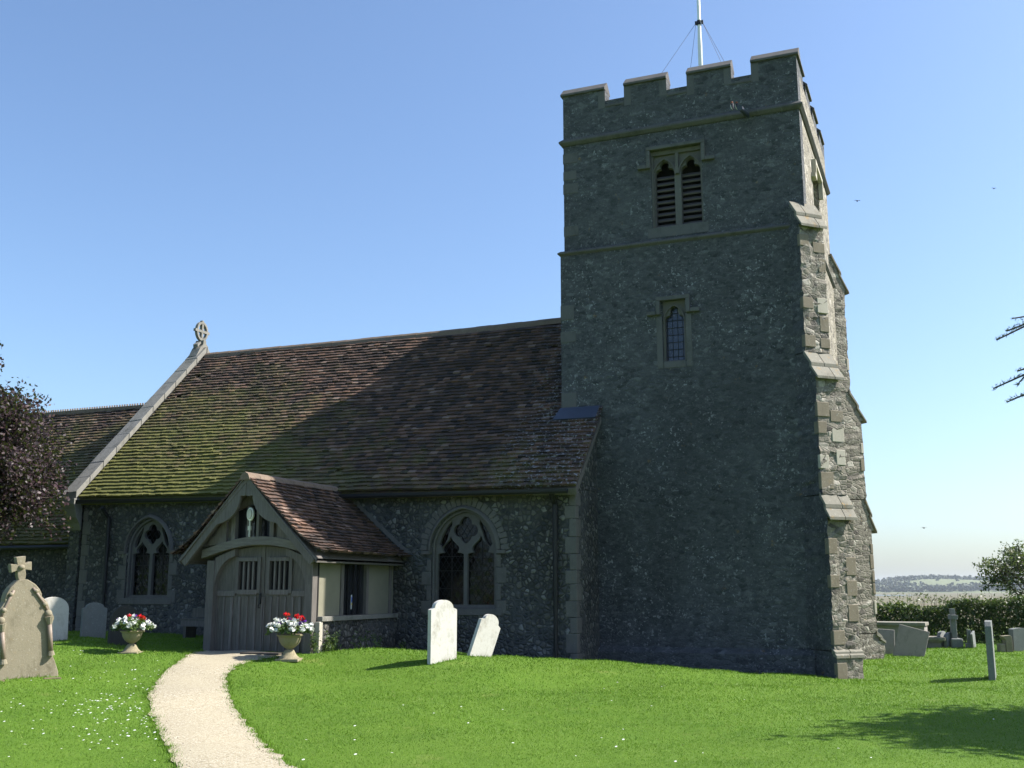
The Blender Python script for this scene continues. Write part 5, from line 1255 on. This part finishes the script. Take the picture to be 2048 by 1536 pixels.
# weeds along the foot of the porch wall
wd_ = MB(); C_ = []
for k in range(26):
    x = random.uniform(-10.62, -10.4) if k < 12 else random.uniform(-10.5, -9.9); y = random.uniform(16.75, 17.2) if k < 12 else random.uniform(17.2, 19.3)
    if k >= 22: x, y = random.uniform(-10.75, -10.6), 16.72
    z = gh(x, y); hh = random.uniform(.1, .38)
    for q_ in np.linspace(.15, 1, 6): C_.append((x + random.uniform(-.04, .04), y + random.uniform(-.04, .04), z + hh * q_))
V, Fq = leaves(np.array(C_), .028, .05, 6, .35); o = arr_mesh('weeds', V, Fq, 'weed'); tag(o, 'straggling green weeds along the foot of the porch wall', 'weeds', kind='stuff')

# ------------------------------------------------------------------ lawn: short blades, daisies
NB = 600000
dd = 6.5 * (42 / 6.5) ** (rng.random(NB) ** .85); aa = np.radians(np.where(rng.random(NB) < .86, rng.uniform(-29, 29, NB), rng.uniform(-46, 46, NB)))
lat = dd * np.tan(aa); bxp = rt[0] * lat + fh[0] * dd; byp = rt[1] * lat + fh[1] * dd
keep = ~in_bldg(bxp, byp) & ~in_path(bxp, byp) & (byp < 35.6); bxp, byp, dd = bxp[keep], byp[keep], dd[keep]
bz_ = np.concatenate([hgt(bxp[i:i + 20000], byp[i:i + 20000]) for i in range(0, len(bxp), 20000)]); nbl = len(bxp)
sc_ = np.clip(dd / 12, .75, 2.2); th_ = rng.random(nbl) * 2 * math.pi; hh = (.010 + .017 * rng.random(nbl) ** 2) * sc_; wd2 = .005 * sc_; ln = rng.normal(size=(nbl, 2)) * .6
base = np.stack([bxp, byp, bz_ - .004], 1); sv = np.stack([np.cos(th_) * wd2, np.sin(th_) * wd2, np.zeros(nbl)], 1)
tipv = base + np.stack([ln[:, 0] * hh, ln[:, 1] * hh, hh], 1)
tuft = []
for o in list(col.objects):
    if o.parent is None and o.get('category') in ('gravestone', 'urn', 'memorial', 'tomb', 'grave kerb'):
        n_ = 260 if o.location.y < 25 else 140; r_ = .3 if o.get('category') != 'tomb' else .8
        fx_, fy_ = math.cos(o.rotation_euler.z), math.sin(o.rotation_euler.z)
        u_ = rng.uniform(-1, 1, n_) * r_ * 1.05; v_ = rng.choice([-1, 1], n_) * rng.uniform(.05, .13, n_) * (1 if r_ < .5 else 4.2)
        tuft.append(np.stack([o.location.x + u_ * fx_ - v_ * fy_, o.location.y + u_ * fy_ + v_ * fx_], 1))
for E_ in (LW, RW):
    k_ = rng.integers(0, len(E_), 5200); tuft.append(E_[k_] + rng.normal(size=(5200, 2)) * .035)
for (x0, y0, x1, y1, n_) in ((-7.5, 21.15, -2.6, 21.15, 2600), (-10.2, 19.62, -6.7, 19.62, 1800), (-19, 19.6, -13.2, 19.6, 2200), (-10.55, 17.0, -10.5, 19.6, 900), (-1.8, 20.55, -1.4, 21.0, 260), (-1.4, 27.0, -1.2, 27.4, 200)):
    q_ = rng.random(n_)[:, None]; tuft.append(np.array([[x0, y0]]) * (1 - q_) + np.array([[x1, y1]]) * q_ + rng.normal(size=(n_, 2)) * .05)
tuft = np.vstack(tuft); nt_ = len(tuft); tzz = np.concatenate([hgt(tuft[i:i + 20000, 0], tuft[i:i + 20000, 1]) for i in range(0, nt_, 20000)])
tb2 = np.stack([tuft[:, 0], tuft[:, 1], tzz - .004], 1); th2 = rng.random(nt_) * 6.283; h2 = .02 + .05 * rng.random(nt_) ** 2; w2 = .005
s2 = np.stack([np.cos(th2) * w2, np.sin(th2) * w2, np.zeros(nt_)], 1); t2 = tb2 + np.stack([rng.normal(size=nt_) * .5 * h2, rng.normal(size=nt_) * .5 * h2, h2], 1)
base = np.vstack([base, tb2]); sv = np.vstack([sv, s2]); tipv = np.vstack([tipv, t2]); nbl += nt_
go = arr_mesh('lawn_grass', np.stack([base - sv, base + sv, tipv], 1).reshape(-1, 3), np.arange(nbl * 3).reshape(-1, 3), 'grass'); tag(go, 'short mown green grass of the churchyard lawn', 'grass', kind='stuff')
# daisies
nD = 240; dpx = np.concatenate([rng.normal(250, 55, 110), rng.uniform(0, 330, 100), rng.uniform(500, 2040, 30)]); dpy = np.concatenate([rng.normal(1425, 32, 110), rng.uniform(1290, 1535, 100), rng.uniform(1370, 1535, 30)])
Vd = []; Fd = []
for x, y in zip(dpx, dpy):
    if y < 1285: continue
    P = gp(x, min(y, 1540))
    if in_path(np.array([P[0]]), np.array([P[1]]))[0] or in_bldg(np.array([P[0]]), np.array([P[1]]))[0]: continue
    o = len(Vd); r = random.uniform(.009, .016); tl = random.uniform(-.4, .4)
    for k in range(8): Vd.append((P[0] + r * math.cos(k * .785), P[1] + r * math.sin(k * .785), P[2] + .045 + r * math.sin(k * .785) * tl))
    Vd.append((P[0], P[1], P[2] + .05)); Fd += [(o + k, o + (k + 1) % 8, o + 8) for k in range(8)]
do = arr_mesh('daisies', np.array(Vd), np.array(Fd), 'petal_white'); tag(do, 'white daisies scattered in the lawn', 'daisies', kind='stuff')
# loose pebbles on the path
npb = 5000; ti = rng.random(npb) * (len(LW) - 1); i0 = ti.astype(int); fq = (ti - i0)[:, None]; tcol = rng.random((npb, 1))
Pp = (LW[i0] * (1 - fq) + LW[i0 + 1] * fq) * (1 - tcol) + (RW[i0] * (1 - fq) + RW[i0 + 1] * fq) * tcol
pz = hgt(Pp[:, 0], Pp[:, 1]) + .016; rr = .004 + .007 * rng.random(npb) ** 2
oct_ = np.array([(1, 0, 0), (0, 1, 0), (-1, 0, 0), (0, -1, 0), (0, 0, .8), (0, 0, -.8)]); Vp = np.stack([Pp[:, 0], Pp[:, 1], pz], 1)[:, None] + oct_[None] * rr[:, None, None] * (1 + .4 * rng.normal(size=(npb, 6, 1)))
fo = np.array([(0, 1, 4), (1, 2, 4), (2, 3, 4), (3, 0, 4), (1, 0, 5), (2, 1, 5), (3, 2, 5), (0, 3, 5)]); g = G('pebbles'); M['pebble'] = g.done(g.ramp(g.island(), [(0, (.15, .12, .08)), (.4, (.31, .27, .19)), (1, (.45, .42, .34))]), .85)
pe = arr_mesh('pebbles', Vp.reshape(-1, 3), (np.arange(npb)[:, None, None] * 6 + fo[None]).reshape(-1, 3), 'pebble'); tag(pe, 'loose pale pebbles on the gravel path', 'pebbles', kind='stuff')

# ------------------------------------------------------------------ far country: water, hills, woods
wv = []; 
for k, (lat0, lat1, d0, d1) in enumerate([(-900, 372, 1000, 1250), (-400, 560, 1330, 1650)]):
    m = MB(); n = 24; vs_ = []
    for i in range(n + 1):
        l = lat0 + (lat1 - lat0) * i / n; tp_ = 1 - (i / n) ** 6; w1 = 40 * math.sin(i * 1.3); a = plan(l, d0 + w1 + (d1 - d0) * .5 * (1 - tp_), -7.85); b = plan(l, d1 - (d1 - d0) * .5 * (1 - tp_) + 30 * math.sin(i * .9 + 2), -7.85); vs_ += [tuple(a), tuple(b)]
    m.add(vs_, [(2 * i, 2 * i + 2, 2 * i + 3, 2 * i + 1) for i in range(n)]); tag(m.build('water', 'water'), kind='structure')
def hill_h(l):  # ridge height above the marsh at lateral l (depth ~2600)
    return 6 + 22 * math.exp(-((l - 1120) / 230) ** 2) + 8 * math.exp(-((l - 900) / 160) ** 2) + 10 * math.exp(-((l - 1500) / 300) ** 2) + 3 * math.sin(l * .02)
hl = np.linspace(300, 2200, 100); hd = np.linspace(2150, 3300, 16); Vh = []
for l in hl:
    for d_ in hd: s_ = math.sin(math.pi * min(1, (d_ - 2150) / 900) * .5); e_ = math.sin(math.pi * (d_ - 2150) / 1150) ** .6 if 2150 < d_ < 3300 else 0; Vh.append(plan(l, d_, -9 + hill_h(l) * max(0, e_)))
idx = np.arange(len(Vh)).reshape(100, 16); ho = arr_mesh('hills', np.array(Vh), np.stack([idx[:-1, :-1], idx[:-1, 1:], idx[1:, 1:], idx[1:, :-1]], -1).reshape(-1, 4), 'hill', smooth=True); tag(ho, kind='structure')
cw = []
for _ in range(5200):
    l = random.uniform(300, 2100); d_ = random.choice((random.uniform(2650, 2760), random.uniform(2180, 2250), random.uniform(2180, 2700), random.uniform(2180, 2700)))
    if 2250 < d_ < 2620 and (abs(l - 985) < 75 or (abs(l - 800) < 60 and d_ < 2450)) and random.random() < .96: continue
    e_ = math.sin(math.pi * (d_ - 2150) / 1150) ** .6; cw.append(plan(l, d_, -8 + hill_h(l) * e_ + random.uniform(0, 5)))
V, Fq = leaves(np.array(cw), 3.2, 5.5, 12, .9); wo_ = arr_mesh('distant_woodland', V, Fq, 'wood_far'); tag(wo_, 'blue grey woodland along the far hill across the water', 'woodland', kind='stuff')
# far flat shore closing the horizon behind the church's other side

# ------------------------------------------------------------------ air
hz = MB().box(-9400, 9400, -9400, 9400, -11.0, 60).build('haze', 'dark'); tag(hz, kind='stuff')
hm_ = bpy.data.materials.new('haze_air'); hm_.use_nodes = True; ht = hm_.node_tree; ht.nodes.clear()
ho_ = ht.nodes.new('ShaderNodeOutputMaterial'); hv = ht.nodes.new('ShaderNodeVolumePrincipled'); hv.inputs['Color'].default_value = (.82, .9, 1, 1); hv.inputs['Density'].default_value = .00009; hv.inputs['Anisotropy'].default_value = .3
ht.links.new(hv.outputs[0], ho_.inputs['Volume']); hz.data.materials.clear(); hz.data.materials.append(hm_)
